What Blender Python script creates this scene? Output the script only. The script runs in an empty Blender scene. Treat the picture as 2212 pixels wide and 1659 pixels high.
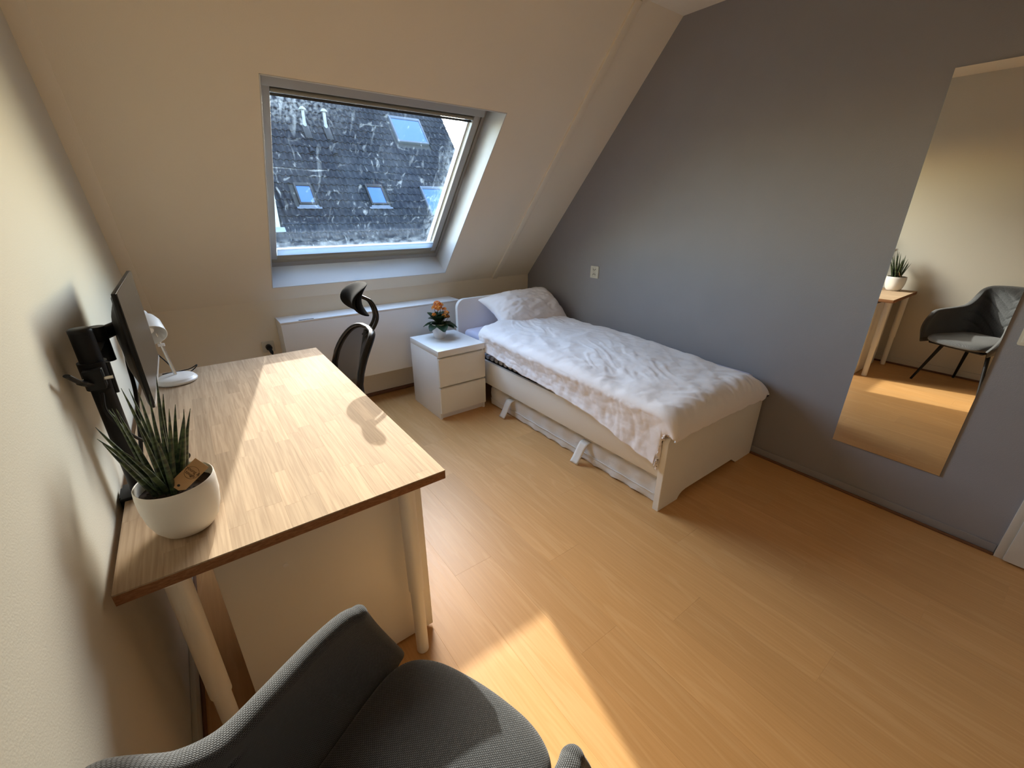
import bpy, bmesh, math, random
from mathutils import Vector, Matrix, noise
random.seed(7)
C = bpy.context.scene.collection
R = math.radians
PI = math.pi

# ------------------------------------------------------------------ camera, light, exposure
W, H = 2212.0, 1659.0
cd = bpy.data.cameras.new('camera'); cam = bpy.data.objects.new('camera', cd); C.objects.link(cam)
cd.sensor_fit = 'HORIZONTAL'; cd.sensor_width = 36.0
cd.lens = 918.74 / W * 36.0
cd.clip_start = 0.02; cd.clip_end = 300
cam.location = (0.3211, -3.4241, 1.4975)
cam.rotation_mode = 'XYZ'
cam.matrix_world = Matrix.Translation(cam.location) @ (Matrix.Rotation(-0.6425, 4, 'Z') @ Matrix.Rotation(1.1810, 4, 'X') @ Matrix.Rotation(0.0044, 4, 'Z'))
bpy.context.scene.camera = cam

SUN = Vector((0.640, 1.951, 1.0)).normalized()      # towards the sun
world = bpy.data.worlds.new('world'); bpy.context.scene.world = world
world.use_nodes = True
wn = world.node_tree.nodes; wl = world.node_tree.links
bg = wn['Background']
sky = wn.new('ShaderNodeTexSky'); sky.sky_type = 'NISHITA'
sky.sun_disc = False
sky.sun_elevation = math.asin(SUN.z)
sky.sun_rotation = math.atan2(SUN.x, SUN.y)
sky.altitude = 0; sky.air_density = 1.0; sky.dust_density = 1.0; sky.ozone_density = 1.0
tint = wn.new('ShaderNodeMix'); tint.data_type = 'RGBA'; tint.blend_type = 'MULTIPLY'; tint.inputs[0].default_value = 1.0
tint.inputs[7].default_value = (1.03, .975, .88, 1)      # camera white balance
wl.new(sky.outputs[0], tint.inputs[6]); wl.new(tint.outputs[2], bg.inputs[0])
bg.inputs[1].default_value = 3.0
sd = bpy.data.lights.new('sun', 'SUN'); sun = bpy.data.objects.new('sun', sd); C.objects.link(sun)
sd.energy = 6.7; sd.angle = R(0.6); sd.color = (1.0, 0.93, 0.82)
sun.location = (3, 6, 6)
sun.rotation_euler = (-SUN).to_track_quat('-Z', 'Y').to_euler()

sc = bpy.context.scene
sc.view_settings.view_transform = 'Standard'; sc.view_settings.look = 'None'
sc.view_settings.exposure = 0.28; sc.view_settings.gamma = 1.0
sc.view_settings.use_curve_mapping = False
sc.cycles.use_denoising = True
sc.cycles.max_bounces = 14; sc.cycles.diffuse_bounces = 10; sc.cycles.glossy_bounces = 6
sc.cycles.transparent_max_bounces = 16
sc.cycles.sample_clamp_indirect = 6.0
sc.cycles.blur_glossy = 0.5

# ------------------------------------------------------------------ room dimensions
LX = 0.03; RX = 3.078; HK = 0.8935; YT = -1.4559; ZC = 2.5835; YR = -4.9
SN, CS = 0.7577, 0.6526            # slope
def SP(x, s, d=0.0): return Vector((x, -s * CS + d * SN, HK + s * SN + d * CS))

# ------------------------------------------------------------------ helpers
OFF = {}
def tag(o, label=None, cat=None, group=None, kind=None):
    if label: o['label'] = label
    if cat: o['category'] = cat
    if group: o['group'] = group
    if kind: o['kind'] = kind
    return o
def thing(name, loc, label=None, cat=None, group=None, kind=None):
    o = bpy.data.objects.new(name, None); C.objects.link(o)
    o.location = loc; o.empty_display_size = 0.05
    OFF[o] = Vector(loc)
    return tag(o, label, cat, group, kind)
def link(name, me, m, parent=None):
    o = bpy.data.objects.new(name, me); C.objects.link(o)
    if m is not None: me.materials.append(m)
    if parent is not None:
        off = OFF[parent]
        me.transform(Matrix.Translation(-off)); o.parent = parent; OFF[o] = off
    else: OFF[o] = Vector((0, 0, 0))
    return o
def smooth(me, ang=40):
    for p in me.polygons: p.use_smooth = True
    try: me.set_sharp_from_angle(angle=R(ang))
    except Exception: pass
def fin(name, bm, m, parent=None, sm=None):
    bmesh.ops.recalc_face_normals(bm, faces=bm.faces[:])
    me = bpy.data.meshes.new(name); bm.to_mesh(me); bm.free()
    if sm: smooth(me, sm)
    return link(name, me, m, parent)
def bx(bm, lo, hi, bev=0.0, seg=2, M=None):
    lo = Vector(lo); hi = Vector(hi)
    r = bmesh.ops.create_cube(bm, size=1.0)
    vs = r['verts']
    for v in vs:
        v.co = Vector((lo[i] + (v.co[i] + .5) * (hi[i] - lo[i]) for i in range(3)))
    if bev > 0:
        es = list({e for v in vs for e in v.link_edges})
        rr = bmesh.ops.bevel(bm, geom=es, offset=bev, segments=seg, affect='EDGES', profile=0.5)
        vs = list({v for f in rr['faces'] for v in f.verts} | {v for v in vs if v.is_valid})
    if M is not None:
        for v in vs: v.co = M @ v.co
    return vs
def box(name, lo, hi, m, parent=None, bev=0.0, seg=2, M=None):
    bm = bmesh.new(); bx(bm, lo, hi, bev, seg, M)
    return fin(name, bm, m, parent, 35 if bev else None)
def frame_of(d):
    d = d.normalized(); u = Vector((0, 0, 1)) if abs(d.z) < .95 else Vector((1, 0, 0))
    a = d.cross(u).normalized(); return a, d.cross(a).normalized()
def tube_bm(bm, pts, rad, n=12, caps=True, flat=1.0):
    pts = [Vector(p) for p in pts]
    if not hasattr(rad, '__len__'): rad = [rad] * len(pts)
    rings = []; a0 = None
    for i, p in enumerate(pts):
        d = (pts[min(i + 1, len(pts) - 1)] - pts[max(i - 1, 0)]).normalized()
        if a0 is None: a0, _ = frame_of(d)
        a = (a0 - d * a0.dot(d)).normalized(); b = d.cross(a); a0 = a
        rings.append([bm.verts.new(p + rad[i] * (math.cos(2 * PI * k / n) * a + flat * math.sin(2 * PI * k / n) * b)) for k in range(n)])
    for i in range(len(rings) - 1):
        for k in range(n):
            bm.faces.new((rings[i][k], rings[i][(k + 1) % n], rings[i + 1][(k + 1) % n], rings[i + 1][k]))
    if caps:
        bm.faces.new(rings[0]); bm.faces.new(rings[-1])
def tube(name, pts, rad, m, parent=None, n=12, flat=1.0):
    bm = bmesh.new(); tube_bm(bm, pts, rad, n, True, flat); return fin(name, bm, m, parent, 50)
def spline(pts, k=8):
    pts = [Vector(p) for p in pts]; out = []
    P = [2 * pts[0] - pts[1]] + pts + [2 * pts[-1] - pts[-2]]
    for i in range(1, len(P) - 2):
        for j in range(k):
            t = j / k; a, b, c, d = P[i - 1], P[i], P[i + 1], P[i + 2]
            out.append(.5 * ((2 * b) + (c - a) * t + (2 * a - 5 * b + 4 * c - d) * t * t + (3 * b - a - 3 * c + d) * t ** 3))
    out.append(pts[-1]); return out
def lathe_bm(bm, prof, n=32, M=None, close=False):
    rings = []
    for r, z in prof:
        if r < 1e-6: rings.append([bm.verts.new((0, 0, z))])
        else: rings.append([bm.verts.new((r * math.cos(2 * PI * k / n), r * math.sin(2 * PI * k / n), z)) for k in range(n)])
    for i in range(len(rings) - 1):
        a, b = rings[i], rings[i + 1]
        for k in range(n):
            q = (k + 1) % n
            if len(a) == 1 and len(b) == 1: continue
            if len(a) == 1: bm.faces.new((a[0], b[q], b[k]))
            elif len(b) == 1: bm.faces.new((a[k], a[q], b[0]))
            else: bm.faces.new((a[k], a[q], b[q], b[k]))
    if M is not None:
        for rg in rings:
            for v in rg: v.co = M @ v.co
def lathe(name, prof, m, parent=None, n=32, M=None, ang=45):
    bm = bmesh.new(); lathe_bm(bm, prof, n, M); return fin(name, bm, m, parent, ang)
def prism(name, outline, axis, a, b, m, parent=None, bev=0.0, M=None):
    """outline of 2D points extruded along axis ('x','y','z') from a to b"""
    bm = bmesh.new()
    def mk(p, t):
        if axis == 'x': return (t, p[0], p[1])
        if axis == 'y': return (p[0], t, p[1])
        return (p[0], p[1], t)
    A = [bm.verts.new(mk(p, a)) for p in outline]; B = [bm.verts.new(mk(p, b)) for p in outline]
    n = len(outline)
    fa = bm.faces.new(A); fb = bm.faces.new(B[::-1])
    for i in range(n): bm.faces.new((A[i], A[(i + 1) % n], B[(i + 1) % n], B[i]))
    bmesh.ops.recalc_face_normals(bm, faces=bm.faces[:])
    if bev: bmesh.ops.bevel(bm, geom=list(set(fa.edges) | set(fb.edges)), offset=bev, segments=2, affect='EDGES')
    if M is not None: bmesh.ops.transform(bm, matrix=M, verts=bm.verts[:])
    return fin(name, bm, m, parent, 35)
def grid_mesh(name, nu, nv, f, m, parent=None, closed_u=False, two=False, sm=60):
    vs = [f(i / (nu if closed_u else nu - 1), j / (nv - 1)) for j in range(nv) for i in range(nu)]
    fs = []
    for j in range(nv - 1):
        for i in range(nu if closed_u else nu - 1):
            i2 = (i + 1) % nu
            fs.append((j * nu + i, j * nu + i2, (j + 1) * nu + i2, (j + 1) * nu + i))
    me = bpy.data.meshes.new(name); me.from_pydata([tuple(v) for v in vs], [], fs); me.update()
    smooth(me, sm)
    return link(name, me, m, parent)
def rrect(x0, z0, x1, z1, rs, n=6):
    """rounded rectangle outline; rs = radii bl, br, tr, tl"""
    out = []
    for (cx, cz, r, a0) in ((x0 + rs[0], z0 + rs[0], rs[0], 180), (x1 - rs[1], z0 + rs[1], rs[1], 270), (x1 - rs[2], z1 - rs[2], rs[2], 0), (x0 + rs[3], z1 - rs[3], rs[3], 90)):
        if r <= 0: out.append((cx, cz)); continue
        for k in range(n + 1):
            a = R(a0 + 90 * k / n); out.append((cx + r * math.cos(a), cz + r * math.sin(a)))
    return out
def sst(a, b, x):
    t = max(0, min(1, (x - a) / (b - a))); return t * t * (3 - 2 * t)
def lerp(a, b, t): return a + (b - a) * t

# ------------------------------------------------------------------ materials
def mat(name, col, rough=.5, metal=0.0, spec=.5, bump=0.0, bscale=200.0, var=0.0, vscale=8.0, coat=0.0, sheen=0.0, coords='Object'):
    m = bpy.data.materials.new(name); m.use_nodes = True
    N = m.node_tree.nodes; L = m.node_tree.links; b = N['Principled BSDF']
    b.inputs['Base Color'].default_value = (*col, 1); b.inputs['Roughness'].default_value = rough
    b.inputs['Metallic'].default_value = metal; b.inputs['Specular IOR Level'].default_value = spec
    if coat: b.inputs['Coat Weight'].default_value = coat
    if sheen:
        b.inputs['Sheen Weight'].default_value = sheen; b.inputs['Sheen Roughness'].default_value = .4
    tc = N.new('ShaderNodeTexCoord')
    if var:
        nz = N.new('ShaderNodeTexNoise'); nz.inputs['Scale'].default_value = vscale; nz.inputs['Detail'].default_value = 4
        L.new(tc.outputs[coords], nz.inputs['Vector'])
        mx = N.new('ShaderNodeMix'); mx.data_type = 'RGBA'
        mx.inputs[6].default_value = (*[c * (1 - var) for c in col], 1); mx.inputs[7].default_value = (*[min(1, c * (1 + var)) for c in col], 1)
        L.new(nz.outputs['Fac'], mx.inputs[0]); L.new(mx.outputs[2], b.inputs['Base Color'])
    if bump:
        nb = N.new('ShaderNodeTexNoise'); nb.inputs['Scale'].default_value = bscale; nb.inputs['Detail'].default_value = 3
        L.new(tc.outputs[coords], nb.inputs['Vector'])
        bp = N.new('ShaderNodeBump'); bp.inputs['Strength'].default_value = bump; bp.inputs['Distance'].default_value = .002
        L.new(nb.outputs['Fac'], bp.inputs['Height']); L.new(bp.outputs[0], b.inputs['Normal'])
    return m
def rgb(h):
    v = [int(h[i:i + 2], 16) / 255 for i in (0, 2, 4)]
    return tuple(c / 12.92 if c <= .04045 else ((c + .055) / 1.055) ** 2.4 for c in v)

M = {}
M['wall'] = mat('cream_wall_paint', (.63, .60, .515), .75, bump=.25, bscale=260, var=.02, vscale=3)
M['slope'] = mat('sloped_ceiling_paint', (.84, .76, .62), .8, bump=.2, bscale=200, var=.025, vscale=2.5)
M['grey'] = mat('grey_wall_paint', (.285, .275, .285), .8, bump=.3, bscale=240, var=.05, vscale=5)
M['white'] = mat('white_lacquer', (.88, .88, .87), .35, var=.01)
M['cream'] = mat('warm_white_melamine', (.88, .85, .77), .38, var=.01)
M['whitebox'] = mat('white_board', (.84, .84, .84), .45)
M['frame'] = mat('grey_window_aluminium', (.34, .335, .325), .5, var=.03)
M['frame2'] = mat('olive_grey_sash', (.27, .24, .18), .5)
M['frameblack'] = mat('dark_gasket', (.02, .018, .016), .6)
M['sashwhite'] = mat('white_sash_bead', (.85, .86, .88), .3)
M['black'] = mat('black_plastic', (.010, .010, .011), .42, spec=.25, bump=.1, bscale=600)
M['blackmetal'] = mat('black_powder_coat', (.010, .010, .011), .5, spec=.2, bump=.15, bscale=900)
M['screen'] = mat('monitor_screen', (.02, .018, .017), .22, spec=.6)
M['silver'] = mat('silver_plastic', (.5, .5, .52), .3, metal=.7)
M['chrome'] = mat('brushed_steel', (.7, .68, .64), .25, metal=1.0)
M['lampwhite'] = mat('lamp_white_enamel', (.75, .74, .73), .35)
M['lampgrey'] = mat('lamp_shade_inside', (.7, .68, .66), .5)
M['bulb'] = mat('frosted_bulb', (.88, .86, .8), .2)
M['ceramic'] = mat('matt_white_ceramic', (.80, .78, .73), .5, bump=.05, bscale=300)
M['ceramic2'] = mat('white_plastic_pot', (.8, .79, .79), .4)
M['soil'] = mat('dark_potting_soil', (.035, .022, .015), .95, bump=1.0, bscale=120, var=.5, vscale=90)
M['kraft'] = mat('kraft_card', (.50, .30, .14), .8, bump=.2, bscale=500, var=.06, vscale=30)
M['ink'] = mat('brown_print_ink', (.12, .06, .025), .8)
M['sheet'] = mat('lavender_white_fitted_sheet', (.66, .66, .82), .85)
M['brownstrip'] = mat('brown_beading', (.17, .075, .035), .5, var=.15, vscale=20)
M['dwhite'] = mat('white_door_paint', (.62, .58, .50), .45, bump=.2, bscale=120)
M['socket'] = mat('cream_socket_plastic', (.62, .58, .48), .35)
M['dark'] = mat('dark_recess', (.01, .01, .01), .7)
M['slat'] = mat('grey_slat_wood', (.42, .41, .40), .6)
M['strap'] = mat('white_webbing_strap', (.86, .81, .72), .7, bump=.4, bscale=700)
M['pipe'] = mat('zinc_vent_pipe', (.14, .15, .17), .5, spec=.2)
M['lead'] = mat('blue_grey_lead_flashing', (.11, .13, .18), .5, var=.15, vscale=6)
M['rooframe'] = mat('roof_window_dark_frame', (.015, .015, .017), .5, spec=.15)
M['rooflight'] = mat('roof_window_light_frame', (.05, .06, .08), .5, spec=.2)
M['roofpane'] = mat('roof_window_glass', (.02, .06, .18), .05, spec=.8, metal=.25)
M['brick'] = mat('brown_brick', (.25, .12, .08), .85, var=.2, vscale=3)
M['ground'] = mat('garden_ground', (.12, .14, .08), .95, var=.3, vscale=.6)
M['petal'] = mat('orange_petals', (.90, .38, .05), .6, var=.25, vscale=60)
M['leaf2'] = mat('dark_succulent_leaf', (.035, .075, .03), .45, var=.35, vscale=30)
M['mirror'] = mat('mirror_glass', (.88, .88, .86), .0, metal=1.0)
M['mback'] = mat('mirror_edge', (.25, .26, .25), .4)
M['rubber'] = mat('grey_rubber_foot', (.05, .05, .05), .7)

def wood_floor():
    m = bpy.data.materials.new('laminate_beech'); m.use_nodes = True
    N = m.node_tree.nodes; L = m.node_tree.links; b = N['Principled BSDF']
    tc = N.new('ShaderNodeTexCoord'); oi = N.new('ShaderNodeObjectInfo')
    mp = N.new('ShaderNodeMapping'); mp.inputs['Scale'].default_value = (7.0, 0.65, 1)
    L.new(tc.outputs['Object'], mp.inputs['Vector'])
    cb = N.new('ShaderNodeCombineXYZ'); ml = N.new('ShaderNodeMath'); ml.operation = 'MULTIPLY'; ml.inputs[1].default_value = 57
    L.new(oi.outputs['Random'], ml.inputs[0]); L.new(ml.outputs[0], cb.inputs[2])
    ad = N.new('ShaderNodeVectorMath'); L.new(mp.outputs[0], ad.inputs[0]); L.new(cb.outputs[0], ad.inputs[1])
    n1 = N.new('ShaderNodeTexNoise'); n1.inputs['Scale'].default_value = 1.6; n1.inputs['Detail'].default_value = 3; n1.inputs['Distortion'].default_value = .8
    L.new(ad.outputs[0], n1.inputs['Vector'])
    # cathedral rings out of the warped noise
    mr = N.new('ShaderNodeMath'); mr.operation = 'MULTIPLY'; mr.inputs[1].default_value = 26; L.new(n1.outputs['Fac'], mr.inputs[0])
    fr = N.new('ShaderNodeMath'); fr.operation = 'SINE'; L.new(mr.outputs[0], fr.inputs[0])
    mr2 = N.new('ShaderNodeMapRange'); mr2.inputs[1].default_value = .55; mr2.inputs[2].default_value = 1.0; L.new(fr.outputs[0], mr2.inputs[0])
    mp2 = N.new('ShaderNodeMapping'); mp2.inputs['Scale'].default_value = (90, 3.0, 1); L.new(tc.outputs['Object'], mp2.inputs['Vector'])
    ad2 = N.new('ShaderNodeVectorMath'); L.new(mp2.outputs[0], ad2.inputs[0]); L.new(cb.outputs[0], ad2.inputs[1])
    n2 = N.new('ShaderNodeTexNoise'); n2.inputs['Scale'].default_value = 1.5; n2.inputs['Detail'].default_value = 5; L.new(ad2.outputs[0], n2.inputs['Vector'])
    cr = N.new('ShaderNodeValToRGB'); L.new(n2.outputs['Fac'], cr.inputs[0])
    cr.color_ramp.elements[0].position = .3; cr.color_ramp.elements[0].color = (.605, .325, .115, 1)
    cr.color_ramp.elements[1].position = .75; cr.color_ramp.elements[1].color = (.67, .37, .142, 1)
    mx = N.new('ShaderNodeMix'); mx.data_type = 'RGBA'; mx.inputs[7].default_value = (.75, .46, .21, 1)
    fm = N.new('ShaderNodeMath'); fm.operation = 'MULTIPLY'; fm.inputs[1].default_value = .28; L.new(mr2.outputs[0], fm.inputs[0])
    L.new(fm.outputs[0], mx.inputs[0]); L.new(cr.outputs[0], mx.inputs[6])
    hs = N.new('ShaderNodeHueSaturation'); mv = N.new('ShaderNodeMapRange'); mv.inputs[3].default_value = .93; mv.inputs[4].default_value = 1.05
    L.new(oi.outputs['Random'], mv.inputs[0]); L.new(mv.outputs[0], hs.inputs['Value']); L.new(mx.outputs[2], hs.inputs['Color'])
    L.new(hs.outputs[0], b.inputs['Base Color'])
    b.inputs['Roughness'].default_value = .42; b.inputs['Specular IOR Level'].default_value = .5
    rr = N.new('ShaderNodeMapRange'); rr.inputs[3].default_value = .33; rr.inputs[4].default_value = .48; L.new(n2.outputs['Fac'], rr.inputs[0]); L.new(rr.outputs[0], b.inputs['Roughness'])
    return m
M['floor'] = wood_floor()

def stave_wood(name, dark, light, sc=(140, 5, 140), endg=False):
    m = bpy.data.materials.new(name); m.use_nodes = True
    N = m.node_tree.nodes; L = m.node_tree.links; b = N['Principled BSDF']
    tc = N.new('ShaderNodeTexCoord'); oi = N.new('ShaderNodeObjectInfo')
    mp = N.new('ShaderNodeMapping'); mp.inputs['Scale'].default_value = sc; L.new(tc.outputs['Object'], mp.inputs['Vector'])
    cb = N.new('ShaderNodeCombineXYZ'); ml = N.new('ShaderNodeMath'); ml.operation = 'MULTIPLY'; ml.inputs[1].default_value = 91
    L.new(oi.outputs['Random'], ml.inputs[0]); L.new(ml.outputs[0], cb.inputs[2])
    ad = N.new('ShaderNodeVectorMath'); L.new(mp.outputs[0], ad.inputs[0]); L.new(cb.outputs[0], ad.inputs[1])
    n1 = N.new('ShaderNodeTexNoise'); n1.inputs['Scale'].default_value = 1; n1.inputs['Detail'].default_value = 5; n1.inputs['Distortion'].default_value = .5
    L.new(ad.outputs[0], n1.inputs['Vector'])
    cr = N.new('ShaderNodeValToRGB'); L.new(n1.outputs['Fac'], cr.inputs[0])
    cr.color_ramp.elements[0].position = .32; cr.color_ramp.elements[0].color = (*dark, 1)
    cr.color_ramp.elements[1].position = .62; cr.color_ramp.elements[1].color = (*light, 1)
    hs = N.new('ShaderNodeHueSaturation'); mv = N.new('ShaderNodeMapRange'); mv.inputs[3].default_value = .86; mv.inputs[4].default_value = 1.08
    L.new(oi.outputs['Random'], mv.inputs[0]); L.new(mv.outputs[0], hs.inputs['Value']); L.new(cr.outputs[0], hs.inputs['Color'])
    L.new(hs.outputs[0], b.inputs['Base Color']); b.inputs['Specular IOR Level'].default_value = .12
    rr = N.new('ShaderNodeMapRange'); rr.inputs[3].default_value = .68; rr.inputs[4].default_value = .8; L.new(n1.outputs['Fac'], rr.inputs[0]); L.new(rr.outputs[0], b.inputs['Roughness'])
    bp = N.new('ShaderNodeBump'); bp.inputs['Strength'].default_value = .12; bp.inputs['Distance'].default_value = .001
    L.new(n1.outputs['Fac'], bp.inputs['Height']); L.new(bp.outputs[0], b.inputs['Normal'])
    return m
M['stave'] = stave_wood('beech_stave', (.34, .24, .155), (.45, .335, .225))
M['edge'] = stave_wood('beech_edge', (.20, .09, .04), (.30, .145, .07), (60, 4, 220))

def dirty_glass():
    m = bpy.data.materials.new('dirty_skylight_glass'); m.use_nodes = True
    N = m.node_tree.nodes; L = m.node_tree.links
    for n in list(N):
        if n.type != 'OUTPUT_MATERIAL': N.remove(n)
    out = [n for n in N if n.type == 'OUTPUT_MATERIAL'][0]
    tr = N.new('ShaderNodeBsdfTransparent'); tr.inputs[0].default_value = (.93, .96, .97, 1)
    gl = N.new('ShaderNodeBsdfGlossy'); gl.inputs['Roughness'].default_value = .02
    lw = N.new('ShaderNodeLayerWeight'); lw.inputs[0].default_value = .5
    pw_ = N.new('ShaderNodeMath'); pw_.operation = 'POWER'; pw_.inputs[1].default_value = 5; L.new(lw.outputs['Facing'], pw_.inputs[0])
    fr = N.new('ShaderNodeMapRange'); fr.inputs[3].default_value = .03; fr.inputs[4].default_value = .9; L.new(pw_.outputs[0], fr.inputs[0])
    ms = N.new('ShaderNodeMixShader'); L.new(fr.outputs[0], ms.inputs[0]); L.new(tr.outputs[0], ms.inputs[1]); L.new(gl.outputs[0], ms.inputs[2])
    tl = N.new('ShaderNodeBsdfTranslucent'); tl.inputs[0].default_value = (.62, .80, .95, 1)
    # dirt mask in pane coordinates: uv = (x, s) in metres
    uv = N.new('ShaderNodeTexCoord')
    def noise_(scale, vec_scale, detail=4, dist=0.0, lo=.5, hi=.7, out_hi=1.0):
        mp = N.new('ShaderNodeMapping'); mp.inputs['Scale'].default_value = (*vec_scale, 1); L.new(uv.outputs['UV'], mp.inputs[0])
        n = N.new('ShaderNodeTexNoise'); n.inputs['Scale'].default_value = scale; n.inputs['Detail'].default_value = detail; n.inputs['Distortion'].default_value = dist
        L.new(mp.outputs[0], n.inputs['Vector'])
        r = N.new('ShaderNodeMapRange'); r.inputs[1].default_value = lo; r.inputs[2].default_value = hi; r.inputs[4].default_value = out_hi
        L.new(n.outputs['Fac'], r.inputs[0]); return r.outputs[0]
    def add(a, b_):
        n = N.new('ShaderNodeMath'); n.operation = 'ADD'; L.new(a, n.inputs[0]); L.new(b_, n.inputs[1]); return n.outputs[0]
    def mul(a, b_):
        n = N.new('ShaderNodeMath'); n.operation = 'MULTIPLY'; L.new(a, n.inputs[0])
        if isinstance(b_, float): n.inputs[1].default_value = b_
        else: L.new(b_, n.inputs[1])
        return n.outputs[0]
    haze = noise_(3.0, (1, 1), 5, 1.2, .4, .8, .05)
    swirl = noise_(9.0, (1.2, .8), 6, 3.0, .60, .74, .42)
    streak = noise_(16.0, (1.0, .22), 5, .6, .62, .76, .35)
    hor = noise_(10.0, (.25, 3.0), 5, 1.0, .67, .76, .6)
    speck = noise_(120.0, (1, 1), 2, 0, .74, .79, .9)
    sx = N.new('ShaderNodeSeparateXYZ'); L.new(uv.outputs['UV'], sx.inputs[0])
    def ramp(o_, a, b_, v):
        r = N.new('ShaderNodeMapRange'); r.inputs[1].default_value = a; r.inputs[2].default_value = b_; r.inputs[3].default_value = v; r.inputs[4].default_value = 0
        L.new(o_, r.inputs[0]); return r.outputs[0]
    low = mul(ramp(sx.outputs['Y'], .27, .36, 1.0), noise_(14.0, (1, 1.6), 5, .5, .40, .66, .40))      # dirt gathered along the bottom edge
    lowline = ramp(sx.outputs['Y'], .247, .272, .3)
    rt = N.new('ShaderNodeMapRange'); rt.inputs[1].default_value = 1.90; rt.inputs[2].default_value = 2.03; L.new(sx.outputs['X'], rt.inputs[0])
    right = mul(rt.outputs[0], noise_(10.0, (1.6, 1), 6, 2.0, .42, .6, .6))
    tp = N.new('ShaderNodeMapRange'); tp.inputs[1].default_value = 1.10; tp.inputs[2].default_value = 1.30; L.new(sx.outputs['Y'], tp.inputs[0])
    lf = ramp(sx.outputs['X'], .95, 1.35, 1.0)
    tl_c = mul(mul(tp.outputs[0], lf), noise_(60.0, (1, 1), 4, .4, .4, .68, .55))
    d = add(add(add(haze, swirl), add(streak, mul(hor, 1.0))), add(add(speck, low), add(add(right, tl_c), lowline)))
    cl = N.new('ShaderNodeMath'); cl.operation = 'MINIMUM'; cl.inputs[1].default_value = .85; L.new(d, cl.inputs[0])
    m2 = N.new('ShaderNodeMixShader'); L.new(cl.outputs[0], m2.inputs[0]); L.new(ms.outputs[0], m2.inputs[1]); L.new(tl.outputs[0], m2.inputs[2])
    dm = N.new('ShaderNodeMath'); dm.operation = 'MULTIPLY'; dm.inputs[1].default_value = .075; L.new(cl.outputs[0], dm.inputs[0]); L.new(dm.outputs[0], m2.inputs[0])
    L.new(m2.outputs[0], out.inputs[0])
    return m
M['glass'] = dirty_glass()

def cloth(name, col, wr=.0, scale=9.0, rough=.85, weave=True):
    m = bpy.data.materials.new(name); m.use_nodes = True
    N = m.node_tree.nodes; L = m.node_tree.links; b = N['Principled BSDF']
    b.inputs['Base Color'].default_value = (*col, 1); b.inputs['Roughness'].default_value = rough
    b.inputs['Sheen Weight'].default_value = .15; b.inputs['Specular IOR Level'].default_value = .25
    tc = N.new('ShaderNodeTexCoord')
    n = N.new('ShaderNodeTexNoise'); n.inputs['Scale'].default_value = scale; n.inputs['Detail'].default_value = 6; n.inputs['Distortion'].default_value = .3
    L.new(tc.outputs['Object'], n.inputs['Vector'])
    bp = N.new('ShaderNodeBump'); bp.inputs['Strength'].default_value = wr * .6; bp.inputs['Distance'].default_value = .012
    L.new(n.outputs['Fac'], bp.inputs['Height'])
    w = N.new('ShaderNodeTexNoise'); w.inputs['Scale'].default_value = 700; L.new(tc.outputs['Object'], w.inputs['Vector'])
    b2 = N.new('ShaderNodeBump'); b2.inputs['Strength'].default_value = .15; b2.inputs['Distance'].default_value = .001
    L.new(w.outputs['Fac'], b2.inputs['Height']); L.new(bp.outputs[0], b2.inputs['Normal']); L.new(b2.outputs[0], b.inputs['Normal'])
    return m
M['duvet'] = cloth('white_cotton_duvet_cover', (.92, .88, .87), .5, 10)
M['pillow'] = cloth('white_pillowcase', (.92, .88, .87), .4, 9)
M['undermat'] = cloth('quilted_mattress_ticking', (.78, .74, .68), .3, 40)

def knit(name, dark, light, su=230, sv=230):
    """coarse woven upholstery: thread bumps from two crossed waves in uv"""
    m = bpy.data.materials.new(name); m.use_nodes = True
    N = m.node_tree.nodes; L = m.node_tree.links; b = N['Principled BSDF']
    tc = N.new('ShaderNodeTexCoord')
    mp = N.new('ShaderNodeMapping'); mp.inputs['Scale'].default_value = (su, sv, 1); L.new(tc.outputs['UV'], mp.inputs[0])
    br = N.new('ShaderNodeTexBrick'); br.offset = .5; br.inputs['Scale'].default_value = 1.0
    br.inputs['Brick Width'].default_value = 1.0; br.inputs['Row Height'].default_value = .62; br.inputs['Mortar Size'].default_value = .22; br.inputs['Mortar Smooth'].default_value = .8
    nz = N.new('ShaderNodeTexNoise'); nz.inputs['Scale'].default_value = .35; nz.inputs['Detail'].default_value = 2; L.new(mp.outputs[0], nz.inputs['Vector'])
    ds = N.new('ShaderNodeMix'); ds.data_type = 'VECTOR'; ds.inputs[0].default_value = .12
    L.new(mp.outputs[0], ds.inputs[4]); L.new(nz.outputs['Color'], ds.inputs[5]); L.new(ds.outputs[1], br.inputs['Vector'])
    br.inputs['Color1'].default_value = (*light, 1); br.inputs['Color2'].default_value = (*[c * .72 for c in light], 1); br.inputs['Mortar'].default_value = (*dark, 1)
    L.new(br.outputs['Color'], b.inputs['Base Color'])
    iv = N.new('ShaderNodeMath'); iv.operation = 'SUBTRACT'; iv.inputs[0].default_value = 1; L.new(br.outputs['Fac'], iv.inputs[1])
    bp = N.new('ShaderNodeBump'); bp.inputs['Strength'].default_value = .8; bp.inputs['Distance'].default_value = .0015
    L.new(iv.outputs[0], bp.inputs['Height']); L.new(bp.outputs[0], b.inputs['Normal'])
    b.inputs['Roughness'].default_value = .85; b.inputs['Sheen Weight'].default_value = .3; b.inputs['Specular IOR Level'].default_value = .3
    return m
M['knit'] = knit('dark_grey_woven_upholstery', (.004, .004, .005), (.15, .16, .17))
M['mesh'] = mat('black_chair_mesh', (.03, .028, .030), .7, spec=.2, bump=.5, bscale=900)
_n = M['mesh'].node_tree; _t = _n.nodes.new('ShaderNodeBsdfTransparent'); _m = _n.nodes.new('ShaderNodeMixShader'); _m.inputs[0].default_value = .22
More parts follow.
